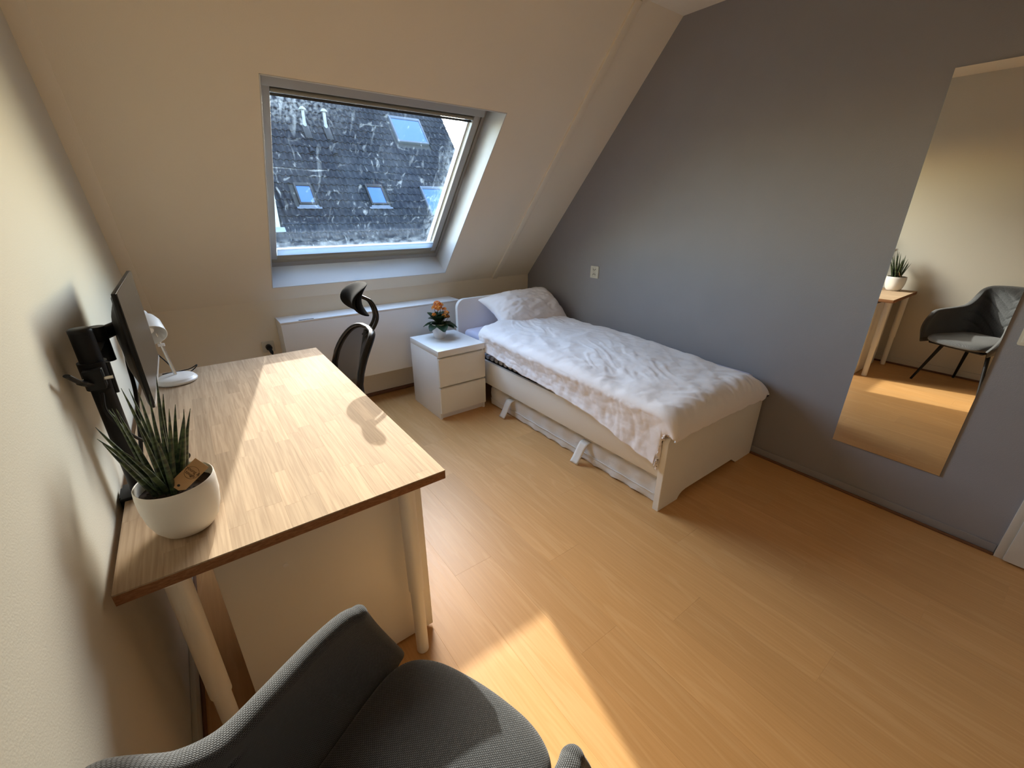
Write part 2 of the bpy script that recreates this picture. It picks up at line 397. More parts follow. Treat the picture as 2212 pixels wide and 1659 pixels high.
_n.links.new(_n.nodes['Principled BSDF'].outputs[0], _m.inputs[1]); _n.links.new(_t.outputs[0], _m.inputs[2])
_n.links.new(_m.outputs[0], [q for q in _n.nodes if q.type == 'OUTPUT_MATERIAL'][0].inputs[0])      # open weave
M['chairfoam'] = mat('black_padded_fabric', (.009, .009, .010), .85, spec=.05, bump=.35, bscale=500)
M['gloss'] = mat('glossy_black_nylon', (.010, .009, .010), .25, spec=.4)

def snake():
    m = bpy.data.materials.new('banded_green_leaf'); m.use_nodes = True
    N = m.node_tree.nodes; L = m.node_tree.links; b = N['Principled BSDF']
    tc = N.new('ShaderNodeTexCoord'); mp = N.new('ShaderNodeMapping'); mp.inputs['Scale'].default_value = (18, 18, 95); L.new(tc.outputs['Object'], mp.inputs[0])
    n = N.new('ShaderNodeTexNoise'); n.inputs['Scale'].default_value = 1.0; n.inputs['Detail'].default_value = 3; L.new(mp.outputs[0], n.inputs['Vector'])
    cr = N.new('ShaderNodeValToRGB'); cr.color_ramp.elements[0].position = .42; cr.color_ramp.elements[0].color = (.014, .028, .012, 1)
    cr.color_ramp.elements[1].position = .62; cr.color_ramp.elements[1].color = (.085, .12, .045, 1)
    L.new(n.outputs['Fac'], cr.inputs[0]); L.new(cr.outputs[0], b.inputs['Base Color']); b.inputs['Roughness'].default_value = .45
    return m
M['snake'] = snake()
def tile_mat():
    m = mat('dark_grey_roof_tile', (.115, .12, .135), .75, spec=.08, bump=.4, bscale=40)
    N = m.node_tree.nodes; L = m.node_tree.links; b = N['Principled BSDF']
    g = N.new('ShaderNodeNewGeometry'); n = N.new('ShaderNodeTexNoise'); n.inputs['Scale'].default_value = 6; n.inputs['Detail'].default_value = 6
    L.new(g.outputs['Position'], n.inputs['Vector'])
    cr = N.new('ShaderNodeValToRGB'); cr.color_ramp.elements[0].position = .35; cr.color_ramp.elements[0].color = (.007, .008, .012, 1)
    cr.color_ramp.elements[1].position = .7; cr.color_ramp.elements[1].color = (.018, .020, .026, 1); L.new(n.outputs['Fac'], cr.inputs[0]); L.new(cr.outputs[0], b.inputs['Base Color'])
    return m
M['tile'] = tile_mat()

# ------------------------------------------------------------------ ROOM SHELL
fl = box('floor', (-.2, YR - .1, -.12), (RX + .3, .3, -.0115), M['brownstrip']); tag(fl, kind='structure')
# laminate planks, each one its own piece, running towards the skylight
PW = .192; PL = 1.285
pm = {}
def plank_mesh(w, l):
    k = (round(w, 4), round(l, 4))
    if k not in pm:
        bm = bmesh.new(); bx(bm, (0, 0, -.011), (w - .0001, l - .0001, 0))
        es = [e for e in bm.edges if all(abs(v.co.z) < 1e-6 for v in e.verts)]
        bmesh.ops.bevel(bm, geom=es, offset=.0003, segments=1, affect='EDGES')
        bmesh.ops.recalc_face_normals(bm, faces=bm.faces[:])
        me = bpy.data.meshes.new('plank'); bm.to_mesh(me); bm.free(); me.materials.append(M['floor']); pm[k] = me
    return pm[k]
x = LX - .02; row = 0
offs = [0, .52, .95, .28, .71, 1.1, .4]
while x < RX + .02:
    w = min(PW, RX + .03 - x)
    y = YR - offs[row % 7]
    while y < .02:
        y0 = max(y, YR - .02); y1 = min(y + PL, .02)
        if y1 - y0 > .03:
            o = bpy.data.objects.new('plank', plank_mesh(w, y1 - y0)); C.objects.link(o); o.location = (x, y0, 0); o.parent = fl
        y += PL
    x += PW; row += 1

def struct(o): return tag(o, kind='structure')
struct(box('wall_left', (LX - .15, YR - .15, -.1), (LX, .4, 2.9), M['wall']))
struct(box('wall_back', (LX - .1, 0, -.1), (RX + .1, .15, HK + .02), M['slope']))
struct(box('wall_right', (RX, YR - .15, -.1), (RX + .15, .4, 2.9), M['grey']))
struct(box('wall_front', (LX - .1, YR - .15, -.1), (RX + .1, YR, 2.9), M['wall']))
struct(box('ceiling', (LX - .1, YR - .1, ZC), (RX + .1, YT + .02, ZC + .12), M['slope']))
# sloped wall with the skylight opening
OX0, OX1, OS0, OS1 = .765, 2.10, .128, 1.512
ST = 2.231
bm = bmesh.new()
for (x0, x1, s0, s1) in ((LX - .05, OX0, -.02, ST + .3), (OX1, RX + .05, -.02, ST + .3), (OX0, OX1, -.02, OS0), (OX0, OX1, OS1, ST + .3)):
    vs = []
    for d in (0, .25):
        for (xx, ss) in ((x0, s0), (x1, s0), (x1, s1), (x0, s1)): vs.append(bm.verts.new(SP(xx, ss, d)))
    for f in ((0, 1, 2, 3), (7, 6, 5, 4), (0, 4, 5, 1), (1, 5, 6, 2), (2, 6, 7, 3), (3, 7, 4, 0)): bm.faces.new([vs[i] for i in f])
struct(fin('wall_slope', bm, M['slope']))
# seamed battens on the slope: one strip right of the window, a thin edge strip by the left wall
def slope_box(name, x0, x1, s0, s1, d0, d1, m, parent=None, bev=0.0):
    Mx = Matrix(((1, 0, 0, 0), (0, -CS, SN, 0), (0, SN, CS, HK), (0, 0, 0, 1)))
    return box(name, (x0, s0, d0), (x1, s1, d1), m, parent, bev, 2, Mx)
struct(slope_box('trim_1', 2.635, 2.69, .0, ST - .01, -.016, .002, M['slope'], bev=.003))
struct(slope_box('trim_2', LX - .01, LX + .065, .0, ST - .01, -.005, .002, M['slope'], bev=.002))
# white lining of the window reveal
rev = thing('trim_3', (1.43, -.5, 1.5), kind='structure')
M['lining'] = mat('painted_reveal_lining', (.62, .63, .64), .5)
t_ = .006
slope_box('lining_board', OX0, OX1, OS0, OS0 + t_, -.002, .185, M['lining'], rev, .001)
slope_box('lining_board', OX0, OX0 + t_, OS0 + t_, OS1, -.002, .185, M['lining'], rev, .001)
slope_box('lining_board', OX1 - t_, OX1, OS0 + t_, OS1, -.002, .185, M['lining'], rev, .001)
slope_box('lining_board', OX0, OX1, OS1 - t_, OS1, -.002, .185, M['lining'], rev, .001)

# ------------------------------------------------------------------ SKYLIGHT window_1
win = thing('window_1', SP(1.43, .8, .2), kind='structure')
# fixed frame
for a in ((OX0, OX1, OS0, OS0 + .045), (OX0, OX1, OS1 - .04, OS1), (OX0, OX0 + .028, OS0 + .045, OS1 - .04), (OX1 - .028, OX1, OS0 + .045, OS1 - .04)):
    slope_box('window_frame', a[0], a[1], a[2], a[3], .185, .25, M['frame'], win, .002)
# gaskets
for a in ((OX0 + .028, OX1 - .028, OS0 + .045, OS0 + .052), (OX0 + .028, OX0 + .034, OS0 + .05, OS1 - .04), (OX1 - .034, OX1 - .028, OS0 + .05, OS1 - .04)):
    slope_box('gasket', a[0], a[1], a[2], a[3], .195, .25, M['frameblack'], win)
# sash
SX0, SX1, SS0, SS1 = OX0 + .034, OX1 - .034, OS0 + .052, OS1 - .042
sash = slope_box('sash', SX0, SX1, SS0, SS0 + .062, .178, .25, M['frame2'], win, .003)
slope_box('sash', SX0, SX0 + .04, SS0 + .062, SS1, .182, .25, M['frame2'], win, .003)
slope_box('sash', SX1 - .066, SX1, SS0 + .062, SS1, .182, .25, M['frame2'], win, .003)
slope_box('sash', SX0 + .04, SX1 - .066, SS1 - .135, SS1, .19, .25, M['frameblack'], win, .003)
# white bottom ledge between sash and pane, lit by the sky
slope_box('glazing_bead', SX0 + .03, SX1 - .04, SS0 + .045, SS0 + .066, .183, .243, M['sashwhite'], win, .002)
slope_box('glazing_bead', SX1 - .074, SX1 - .06, SS0 + .066, SS1 - .11, .20, .243, M['sashwhite'], win, .002)
slope_box('glazing_bead', SX0 + .036, SX0 + .044, SS0 + .066, SS1 - .11, .20, .243, M['sashwhite'], win, .002)
# blind rails left and right, blind box on top with the roller under it
slope_box('blind_rail', SX0 + .005, SX0 + .041, SS0 + .05, 1.402, .160, .183, M['frame'], win, .003)
slope_box('blind_rail', SX1 - .066, SX1 - .022, SS0 + .05, 1.402, .160, .183, M['frame'], win, .003)
slope_box('blind_box', SX0 - .0, SX1 - .014, 1.386, 1.462, .135, .185, M['frame'], win, .006)
bm = bmesh.new(); tube_bm(bm, [SP(SX0 + .045, 1.352, .176), SP(SX1 - .068, 1.352, .176)], .011, 14)
fin('rolled_blind', bm, M['frame2'], win, 50)
slope_box('blind_bar', SX0 + .045, SX1 - .068, 1.322, 1.334, .176, .186, M['frameblack'], win, .002)
tube('screw', [SP(SX1 - .012, SS0 + .02, .176), SP(SX1 - .012, SS0 + .02, .18)], .004, M['chrome'], win, 10)
# pale translucent blind folded down onto the bottom of the sash, sitting in the side rails
M['blind'] = mat('white_translucent_blind', (.60, .66, .72), .7)
_n = M['blind'].node_tree; _t = _n.nodes.new('ShaderNodeBsdfTranslucent'); _t.inputs[0].default_value = (.36, .45, .55, 1); _m = _n.nodes.new('ShaderNodeMixShader'); _m.inputs[0].default_value = .55
_n.links.new(_n.nodes['Principled BSDF'].outputs[0], _m.inputs[1]); _n.links.new(_t.outputs[0], _m.inputs[2])
_n.links.new(_m.outputs[0], [q for q in _n.nodes if q.type == 'OUTPUT_MATERIAL'][0].inputs[0])
slope_box('folded_blind', SX0 + .042, SX1 - .067, .272, .325, .152, .158, M['blind'], win, .001)
slope_box('folded_blind_edge', SX0 + .042, SX1 - .067, .325, .3275, .150, .168, M['sashwhite'], win, .0008)
slope_box('sun_leak_strip', SX0 + .042, SX1 - .067, .246, .272, .152, .158, M['frame2'], win, .001)  # added sash-coloured strip, blocks sun leaking between blind and sash

# pane (uv in metres: x, s)
gx0, gx1, gs0, gs1 = SX0 + .03, SX1 - .06, SS0 + .055, SS1 - .09
me = bpy.data.meshes.new('pane')
q = [(gx0, gs0), (gx1, gs0), (gx1, gs1), (gx0, gs1)]
vs = [SP(a, b_, .239) for a, b_ in q] + [SP(a, b_, .243) for a, b_ in q]
fs = [(0, 1, 2, 3), (7, 6, 5, 4), (0, 4, 5, 1), (1, 5, 6, 2), (2, 6, 7, 3), (3, 7, 4, 0)]
me.from_pydata([tuple(v) for v in vs], [], fs); uvl = me.uv_layers.new(name='UVMap')
for p in me.polygons:
    for li in p.loop_indices: uvl.data[li].uv = q[me.loops[li].vertex_index % 4]
link('pane', me, M['glass'], win)
# light portal in the opening (guides sky sampling, gives no light of its own)
pl = bpy.data.lights.new('window_portal', 'AREA'); pl.shape = 'RECTANGLE'; pl.size = gx1 - gx0; pl.size_y = gs1 - gs0
po = bpy.data.objects.new('window_portal', pl); C.objects.link(po); pl.cycles.is_portal = True
po.rotation_euler = Vector((0, -SN, -CS)).to_track_quat('-Z', 'Y').to_euler()   # faces into the room
po.location = SP((gx0 + gx1) / 2, (gs0 + gs1) / 2, .255)

# ------------------------------------------------------------------ skirting
bl = thing('baseboard_left', (LX, -2.5, 0), kind='structure')
box('skirting_board', (LX, YR, 0), (LX + .016, 0, .072), M['wall'], bl, .004)
box('beading', (LX + .016, YR, 0), (LX + .026, 0, .018), M['brownstrip'], bl, .003)
bl = thing('baseboard_back', (1.5, 0, 0), kind='structure')
box('beading', (LX + .03, -.022, 0), (RX - .02, 0, .028), M['brownstrip'], bl, .004)
bl = thing('baseboard_right', (RX, -2.5, 0), kind='structure')
box('skirting_board', (RX - .008, -3.54, 0), (RX, 0, .055), M['grey'], bl, .003)
box('beading', (RX - .02, -3.54, 0), (RX - .008, 0, .014), M['brownstrip'], bl, .003)

# ------------------------------------------------------------------ door_1 (right edge of the picture)
dr = thing('door_1', (RX, -4.0, 0), kind='structure')
box('door_frame', (RX - .018, -3.575, 0), (RX + .02, -3.542, 2.12), M['dwhite'], dr, .003)
box('door_frame', (RX - .018, -4.52, 0), (RX + .02, -4.487, 2.12), M['dwhite'], dr, .003)
box('door_frame', (RX - .018, -4.52, 2.12), (RX + .02, -3.542, 2.16), M['dwhite'], dr, .003)
box('door_leaf', (RX - .036, -4.492, .008), (RX - .002, -3.572, 2.1), M['dwhite'], dr, .004)
hd_ = tube('door_handle', spline([(RX - .036, -4.42, 1.05), (RX - .075, -4.42, 1.05), (RX - .08, -4.40, 1.05), (RX - .08, -4.30, 1.05)]), .009, M['chrome'], dr, 10)

# ------------------------------------------------------------------ NEIGHBOUR HOUSE
P0 = Vector((4.651, 13.322, 1.502)); ca, sa = math.cos(R(50)), math.sin(R(50))
def RP(x, t, h=0.0): return Vector((x, P0.y + t * ca - h * sa, P0.z + t * sa + h * ca))
house = thing('house', (6, 14, -5.5), 'terraced house opposite with a dark wavy tiled roof and roof windows, seen through the skylight', 'house')
def roof_box(name, x0, x1, t0, t1, h0, h1, m, parent, bev=0.0):
    Mx = Matrix(((1, 0, 0, 0), (0, ca, -sa, P0.y), (0, sa, ca, P0.z), (0, 0, 0, 1)))
    return box(name, (x0, t0, h0), (x1, t1, h1), m, parent, bev, 2, Mx)
TV = 11.15; T0, T1 = -3.35, 6.0; TL = -1.5
roof = roof_box('roof', TL, TV, T0, T1, -.2, -.02, M['dark'], house)
# walls and the far slope
ez = RP(0, T0).z; ey = RP(0, T0).y; rz = RP(0, T1).z; ry = RP(0, T1).y
prism('wall', [(ey + .5, -5.5), (ey + .5, ez + .3), (ry, rz - .35), (2 * ry - ey - .5, ez + .3), (2 * ry - ey - .5, -5.5)], 'x', TL + .1, TV - .12, M['brick'], house)
bm = bmesh.new()
v = [bm.verts.new(p) for p in ((TL, ry, rz), (TV, ry, rz), (TV, 2 * ry - ey, ez), (TL, 2 * ry - ey, ez), (TL, ry, rz - .2), (TV, ry, rz - .2), (TV, 2 * ry - ey, ez - .2), (TL, 2 * ry - ey, ez - .2))]
for f in ((0, 1, 2, 3), (7, 6, 5, 4), (0, 4, 5, 1), (1, 5, 6, 2), (2, 6, 7, 3), (3, 7, 4, 0)): bm.faces.new([v[i] for i in f])
fin('far_roof_slope', bm, M['tile'], house)
tube('ridge', [RP(TL, T1, .02), RP(TV, T1, .02)], .09, M['tile'], house, 12)
# wavy tiles
TW, TG = .2, .335
def tile_geo():
    n = 8; vs = []; fs = []
    prof = [(k / n * (TW + .004), .030 * math.cos((k / n) * 2 * PI - .9) ) for k in range(n + 1)]
    for (t, h) in ((0, .032), (TG + .03, .0)):
        for (x_, z_) in prof: vs.append((x_, t, z_ + h))
    for (x_, z_) in prof: vs.append((x_, 0, z_ + .032 - .022))
    m_ = n + 1
    for k in range(n):
        fs.append((k, k + 1, m_ + k + 1, m_ + k)); fs.append((2 * m_ + k, 2 * m_ + k + 1, k + 1, k))
    return vs, fs
tv, tf = tile_geo()
tme = bpy.data.meshes.new('roof_tile'); tme.from_pydata(tv, [], tf); smooth(tme, 50); tme.materials.append(M['tile'])
holes = [(8.45, 9.95, 3.18, 4.66), (3.86, 4.5, .02, 1.02), (6.32, 7.06, .02, 1.04), (8.55, 10.0, -.48, 1.05), (-3, 3.12, -.85, 1.9)]
def blocked(x_, t_):
    return any(a - TW * .6 < x_ < b_ - TW * .3 and c - TG * .55 < t_ < d_ - TG * .45 for a, b_, c, d_ in holes)
Rm = Matrix(((1, 0, 0), (0, ca, -sa), (0, sa, ca)))
single = []; rest_v = []; rest_f = []
cols = int((TV - TL) / TW); rows = int((T1 - T0) / TG)
cand = []
for r_ in range(rows):
    for c_ in range(cols):
        x_ = TV - (c_ + 1) * TW; t_ = T0 + r_ * TG
        if blocked(x_, t_): continue
        cand.append((r_, x_, t_))
infr = [c for c in cand if c[2] > -1.75 and c[1] > 2.75 - .0 and c[1] < 8.2 + (c[2] + 1.7) * .72]
infr.sort(key=lambda c: (c[0], c[1])); chosen = set((c[1], c[2]) for c in infr[:290])
k = 0
for (r_, x_, t_) in cand:
    jx = random.uniform(-.004, .004); jh = random.uniform(-.003, .003)
    if (x_, t_) in chosen:
        o = bpy.data.objects.new('roof_tile', tme); C.objects.link(o); o.parent = roof
        o.matrix_local = Matrix.Translation(RP(x_ + jx, t_, jh) - OFF[roof]) @ Rm.to_4x4()
    else:
        base = len(rest_v); o_ = RP(x_ + jx, t_, jh)
        rest_v += [tuple(o_ + Rm @ Vector(q_)) for q_ in tv]; rest_f += [tuple(base + i for i in f) for f in tf]
me = bpy.data.meshes.new('roof_tiles_far'); me.from_pydata(rest_v, [], rest_f); smooth(me, 50)
tag(link('upper_roof_tiles', me, M['tile'], roof), kind='stuff')
# verge boards
for k in range(rows):
    pass
def roof_window(x0, x1, t0, t1, fm, apron):
    g = thing('roof_window', (0, 0, 0)); g.parent = house; g.location = RP((x0 + x1) / 2, (t0 + t1) / 2) - OFF[house]
    OFF[g] = RP((x0 + x1) / 2, (t0 + t1) / 2)
    e = .06
    for a in ((x0, x0 + e, t0, t1), (x1 - e, x1, t0, t1), (x0 + e, x1 - e, t0, t0 + .08), (x0 + e, x1 - e, t1 - .13, t1)):
        roof_box('frame', a[0], a[1], a[2], a[3], -.05, .10, fm, g, .008)
    roof_box('pane', x0 + e, x1 - e, t0 + .08, t1 - .13, .04, .075, M['roofpane'], g)
    if apron: 
        bm = bmesh.new(); nn = 24; top = []; bot = []
        for k in range(nn + 1):
            xx = lerp(x0 - .12, x1 + .12, k / nn); wv = .02 * math.cos(k * .95 * 2 * PI * (x1 - x0 + .24) / nn / TW)
            top.append(bm.verts.new(RP(xx, t0 - (.02 if 2 < k < nn - 2 else .1), .075))); bot.append(bm.verts.new(RP(xx, t0 - .17 - wv * .5, .065 + wv)))
        for k in range(nn): bm.faces.new((top[k], top[k + 1], bot[k + 1], bot[k]))
        bmesh.ops.solidify(bm, geom=bm.faces[:], thickness=.006)
        fin('flashing_apron', bm, M['lead'], g, 60)
roof_window(8.51, 9.90, 3.27, 4.63, M['rooflight'], False)
roof_window(3.90, 4.46, .10, .99, M['rooframe'], True)
roof_window(6.37, 7.02, .11, 1.03, M['rooframe'], True)
roof_window(8.62, 9.95, -.38, 1.03, M['rooflight'], False)
# vent pipes with domed caps and slate flashing
for (x_, t_) in ((5.02, 3.6), (5.77, 3.62)):
    b0 = RP(x_, t_, -.02)
    vp = tube('vent_pipe', [b0, b0 + Vector((0, 0, .15)), b0 + Vector((0, 0, .152)), b0 + Vector((0, 0, .56))], [.072, .072, .058, .055], M['pipe'], house, 16)
    lathe('vent_cap', [(0, .155), (.05, .15), (.09, .12), (.12, .07), (.125, .05), (.06, .05), (.055, 0)], M['pipe'], vp, 20, Matrix.Translation(b0 + Vector((0, 0, .52))))
    roof_box('vent_flashing', x_ - .12, x_ + .12, t_ - .55, t_ + .06, .02, .06, M['rooframe'], house, .01)
for (x_, t_) in ((4.95, 2.42), (5.75, 2.40)):
    bm = bmesh.new(); tube_bm(bm, [RP(x_, t_ - .02, .03), RP(x_, t_ + .28, .0)], [.09, .05], 12); fin('ventilation_tile', bm, M['tile'], house, 50)
# white dormer at the left
dy = RP(0, -.80).y; dz = RP(0, -.80).z
prism('dormer', [(dy, dz), (dy, dz + 1.55), (dy + 1.3, dz + 1.55)], 'x', .9, 3.08, mat('pale_cladding', (.22, .24, .25), .6, spec=.2), house)
roof_box('dormer_flashing', .8, 3.2, -.98, -.80, .03, .07, M['lead'], house, .01)
box('dormer_roof', (.8, dy - .12, dz + 1.55), (3.16, dy + 1.4, dz + 1.63), M['rooframe'], house, .01)
struct(box('ground', (-60, -40, -5.7), (80, 90, -5.5), M['ground']))

# ------------------------------------------------------------------ RADIATOR COVER
rc = thing('radiator_cover', (1.42, -.1, .262), 'long low white box panel with a small black slot on top, under the skylight', 'radiator cover')
box('front_panel', (.755, -.205, .262), (2.165, -.187, .758), M['whitebox'], rc, .002)
box('top_panel', (.755, -.205, .758), (2.165, -.001, .772), M['whitebox'], rc, .002)
box('side_panel', (.755, -.187, .262), (.773, -.001, .758), M['whitebox'], rc, .002)
box('side_panel', (2.05, -.187, .262), (2.068, -.001, .758), M['whitebox'], rc, .002)
box('top_slot', (.873, -.199, .7715), (.973, -.183, .7728), M['dark'], rc)

# ------------------------------------------------------------------ sockets and switch
def socket_r(y0, y1, z0, z1):
    s = thing('wall_socket', (RX, (y0 + y1) / 2, (z0 + z1) / 2), 'cream double wall socket with two outlets above each other on the grey wall', 'socket')
    pl_ = prism('cover_plate', rrect(y0, z0, y1, z1, (.006,) * 4, 4), 'x', RX - .009, RX, M['socket'], s, .002)
    yc = (y0 + y1) / 2
    for zc, sg in ((lerp(z0, z1, .74), -1), (lerp(z0, z1, .30), 1)):
        Mx = Matrix.Translation((RX - .0095, yc, zc)) @ Matrix.Rotation(-PI / 2, 4, 'Y')
        lathe('outlet', [(0, -.001), (.0195, -.001), (.0205, .001), (.0195, .002)], M['socket'], s, 24, Mx)
        for dy_, dz_ in ((-.0095, 0), (.0095, 0), (0, .0085 * sg)):
            tube('outlet_hole', [(RX - .012, yc + dy_, zc + dz_ ), (RX - .0098, yc + dy_, zc + dz_)], .0032, M['dark'], s, 8)
socket_r(-.945, -.855, .962, 1.06)
s = thing('wall_socket', (.675, 0, .57), 'white wall socket with a black plug in it behind the far edge of the desk', 'socket')
prism('cover_plate', rrect(.635, .53, .715, .61, (.008,) * 4, 4), 'y', -.010, 0, M['socket'], s, .002)
sp = thing('power_plug', (.675, -.01, .57), 'black angled mains plug pushed into the socket behind the desk', 'plug')
bm = bmesh.new(); tube_bm(bm, [(.675, -.011, .57), (.675, -.045, .57)], .02, 16)
fin('plug_body', bm, M['black'], sp, 40)
tube('cord', spline([(.675, -.04, .565), (.682, -.075, .54), (.695, -.085, .47), (.69, -.05, .3), (.65, -.035, .1), (.5, -.05, .02)]), [.0115] * 9 + [.006] * 32, M['black'], sp, 10)
sw = thing('light_switch', (RX, -3.36, 1.01), 'cream light switch on the grey wall at the right edge of the picture', 'switch')
prism('cover_plate', rrect(-3.395, .975, -3.315, 1.055, (.008,) * 4, 4), 'x', RX - .009, RX, M['socket'], sw, .002)
box('rocker', (RX - .013, -3.385, .988), (RX - .008, -3.325, 1.042), M['socket'], sw, .002)

# ------------------------------------------------------------------ MIRROR
mi = thing('wall_mirror', (RX, -3.04, .289), 'tall frameless mirror hung on the grey wall', 'mirror')
box('backing', (RX - .006, -3.269, .290), (RX, -2.815, 2.046), M['mback'], mi)
box('mirror_glass', (RX - .0075, -3.270, .289), (RX - .006, -2.814, 2.048), M['mirror'], mi)

# ------------------------------------------------------------------ DESK
DX0, DX1, DY0, DY1, DZ, DT = .048, .818, -.886, -2.422, .761, .030
desk = thing('desk', (.43, -1.65, 0), 'long beech block-board desk with white round legs along the left wall', 'desk')
top = box('tabletop', (DX0, DY1, DZ - DT), (DX1, DY0, DZ - .0035), M['edge'], desk, .0015)
# glued staves of the block board, each its own piece
nx_ = 18; sw_ = (DX1 - DX0) / nx_
random.seed(11)
for i in range(nx_):
    y = DY1 - random.uniform(0, .35)
    while y < DY0:
        l_ = random.choice((.19, .24, .31, .37, .43))
        y0, y1 = max(y, DY1), min(y + l_, DY0)
        if y1 - y0 > .012:
            bm = bmesh.new(); w_ = sw_ - .00006; ll = y1 - y0 - .00006
            bx(bm, (0, 0, -.0036), (w_, ll, 0))
            es = [e for e in bm.edges if all(abs(v_.co.z) < 1e-6 for v_ in e.verts)]
            bmesh.ops.bevel(bm, geom=es, offset=.00018, segments=1, affect='EDGES')
            bmesh.ops.recalc_face_normals(bm, faces=bm.faces[:])
            me = bpy.data.meshes.new('stave'); bm.to_mesh(me); bm.free(); me.materials.append(M['stave'])
            o = bpy.data.objects.new('stave', me); C.objects.link(o); o.parent = top
            o.location = Vector((DX0 + i * sw_, y0, DZ)) - OFF[top]
        y += l_
for (lx_, ly_) in ((.143, -2.368), (.708, -2.368), (.143, -.945), (.708, -.945)):
    lg = tube('leg', [(lx_, ly_, .30), (lx_, ly_, .7295)], .0255, M['cream'], desk, 28)
    tube('lower_tube', [(lx_, ly_, .015), (lx_, ly_, .302)], .0215, M['cream'], lg, 28)
    lathe('foot', [(0, 0), (.018, 0), (.0215, .004), (.0215, .018), (0, .018)], M['cream'], lg, 24, Matrix.Translation((lx_, ly_, 0)))
    lathe('fixing_plate', [(0, .725), (.05, .725), (.05, .731), (0, .731)], M['cream'], lg, 24, Matrix.Translation((lx_, ly_, 0)))

# drawer unit under the near end
du = thing('drawer_unit', (.49, -2.12, 0), 'white drawer unit standing under the near end of the desk', 'drawer unit')
box('side_panel', (.204, -2.302, .012), (.783, -2.284, .702), M['cream'], du, .0015)
box('side_panel', (.204, -1.956, .012), (.783, -1.938, .702), M['cream'], du, .0015)
box('top_panel', (.204, -2.284, .684), (.762, -1.956, .702), M['cream'], du, .0015)
box('bottom_panel', (.204, -2.284, .03), (.762, -1.956, .048), M['cream'], du, .0015)
box('back_panel', (.206, -2.284, .048), (.212, -1.956, .684), M['cream'], du)
zz = .022
for h_ in (.20, .155, .11, .11, .095):
    d_ = box('drawer', (.763, -2.282, zz), (.781, -1.958, zz + h_ - .003), M['cream'], du, .0015)
    zz += h_
for (x_, y_) in ((.24, -2.27), (.72, -2.27), (.24, -1.97), (.72, -1.97)):
    lathe('foot', [(0, 0), (.014, 0), (.014, .012), (0, .012)], M['rubber'], du, 14, Matrix.Translation((x_, y_, 0)))
for z_ in (.56, .21):
    tube('cover_cap', [(.36, -2.3035, z_), (.36, -2.302, z_)], .007, M['white'], du, 12)

# ------------------------------------------------------------------ MONITOR on clamp pole
mo = thing('monitor_stand', (.085, -2.03, DZ), 'black clamp pole with a folding arm at the wall edge of the desk', 'monitor arm')
pb = box('base_clamp', (.040, -2.045, DZ), (.125, -1.96, DZ + .010), M['blackmetal'], mo, .003)
box('clamp_jaw', (.036, -2.03, DZ - .075), (.046, -1.975, DZ + .008), M['blackmetal'], mo, .002)
px_, py_ = .083, -2.005
tube('pole', [(px_, py_, DZ + .008), (px_, py_, 1.222)], .0225, M['blackmetal'], mo, 32)
lathe('pole_cap', [(0, 1.229), (.019, 1.229), (.0228, 1.2255), (.0232, 1.219)], M['black'], mo, 32, Matrix.Translation((px_, py_, 0)))
tube('collar', [(px_, py_, 1.075), (px_, py_, 1.145)], .0285, M['black'], mo, 32)
box('collar_lug', (px_ - .018, py_ - .052, 1.085), (px_ + .018, py_ - .02, 1.135), M['black'], mo, .004)
tube('clamp_screw', [(px_ - .02, py_ - .042, 1.11), (px_ + .034, py_ - .042, 1.11)], .005, M['chrome'], mo, 10)
tube('clamp_lever', spline([(px_ - .01, py_ - .045, 1.10), (px_ - .02, py_ - .075, 1.118), (px_ - .028, py_ - .12, 1.15)]), [.011] * 8 + [.007] * 9, M['black'], mo, 10, .6)
tube('clamp_lever', [(px_ + .030, py_ - .03, 1.065), (px_ + .032, py_ - .028, 1.145)], .0045, M['black'], mo, 8)
box('arm', (px_ - .013, py_ + .01, 1.115), (px_ + .013, -1.80, 1.150), M['blackmetal'], mo, .006)
tube('arm_joint', [(px_, -1.80, 1.09), (px_, -1.80, 1.19)], .019, M['black'], mo, 20)
A_ = Vector((px_, -1.80, 1.165)); B_ = Vector((.125, -1.70, 1.165))
tube('arm', [A_, B_], .015, M['blackmetal'], mo, 14, 1.3)
prism('tilt_head', [(-1.74, 1.09), (-1.66, 1.09), (-1.64, 1.14), (-1.66, 1.19), (-1.74, 1.19), (-1.76, 1.14)], 'x', .112, .130, M['black'], mo, .002)
mt = thing('monitor', (.166, -1.68, 1.13), 'flat computer monitor seen almost edge on, held on the black pole', 'monitor')
# slim housing: thin front slab, thicker rounded back
MX = .166; MY0, MY1, MZ0, MZ1 = -1.952, -1.412, .975, 1.295
def mon_back(u, v):
    y = lerp(MY0, MY1, u); z = lerp(MZ0, MZ1, v)
    e = min(u, 1 - u) * (MY1 - MY0); f_ = min(v, 1 - v) * (MZ1 - MZ0)
    d = .010 + .030 * sst(0, .16, e) ** .8 * sst(0, .10, f_) ** .8 + .006 * sst(0, .012, min(e, f_))
    return Vector((MX - d, y, z))
hb = grid_mesh('housing', 33, 25, mon_back, M['black'], mt)
box('bezel', (MX - .012, MY0, MZ0), (MX - .0015, MY1, MZ1), M['black'], mt, .002)
box('screen_panel', (MX - .002, MY0 + .002, MZ0 + .012), (MX + .0004, MY1 - .002, MZ1 - .001), M['screen'], mt)
box('chin_strip', (MX - .003, MY0 + .002, MZ0), (MX + .0012, MY1 - .002, MZ0 + .011), M['silver'], mt, .0008)
box('mounting_plate', (.118, -1.73, 1.08), (.128, -1.63, 1.18), M['black'], mt, .002)
cb_ = thing('monitor_cable', (.11, -1.8, DZ), 'black cable hanging from behind the monitor to the desk', 'cable')
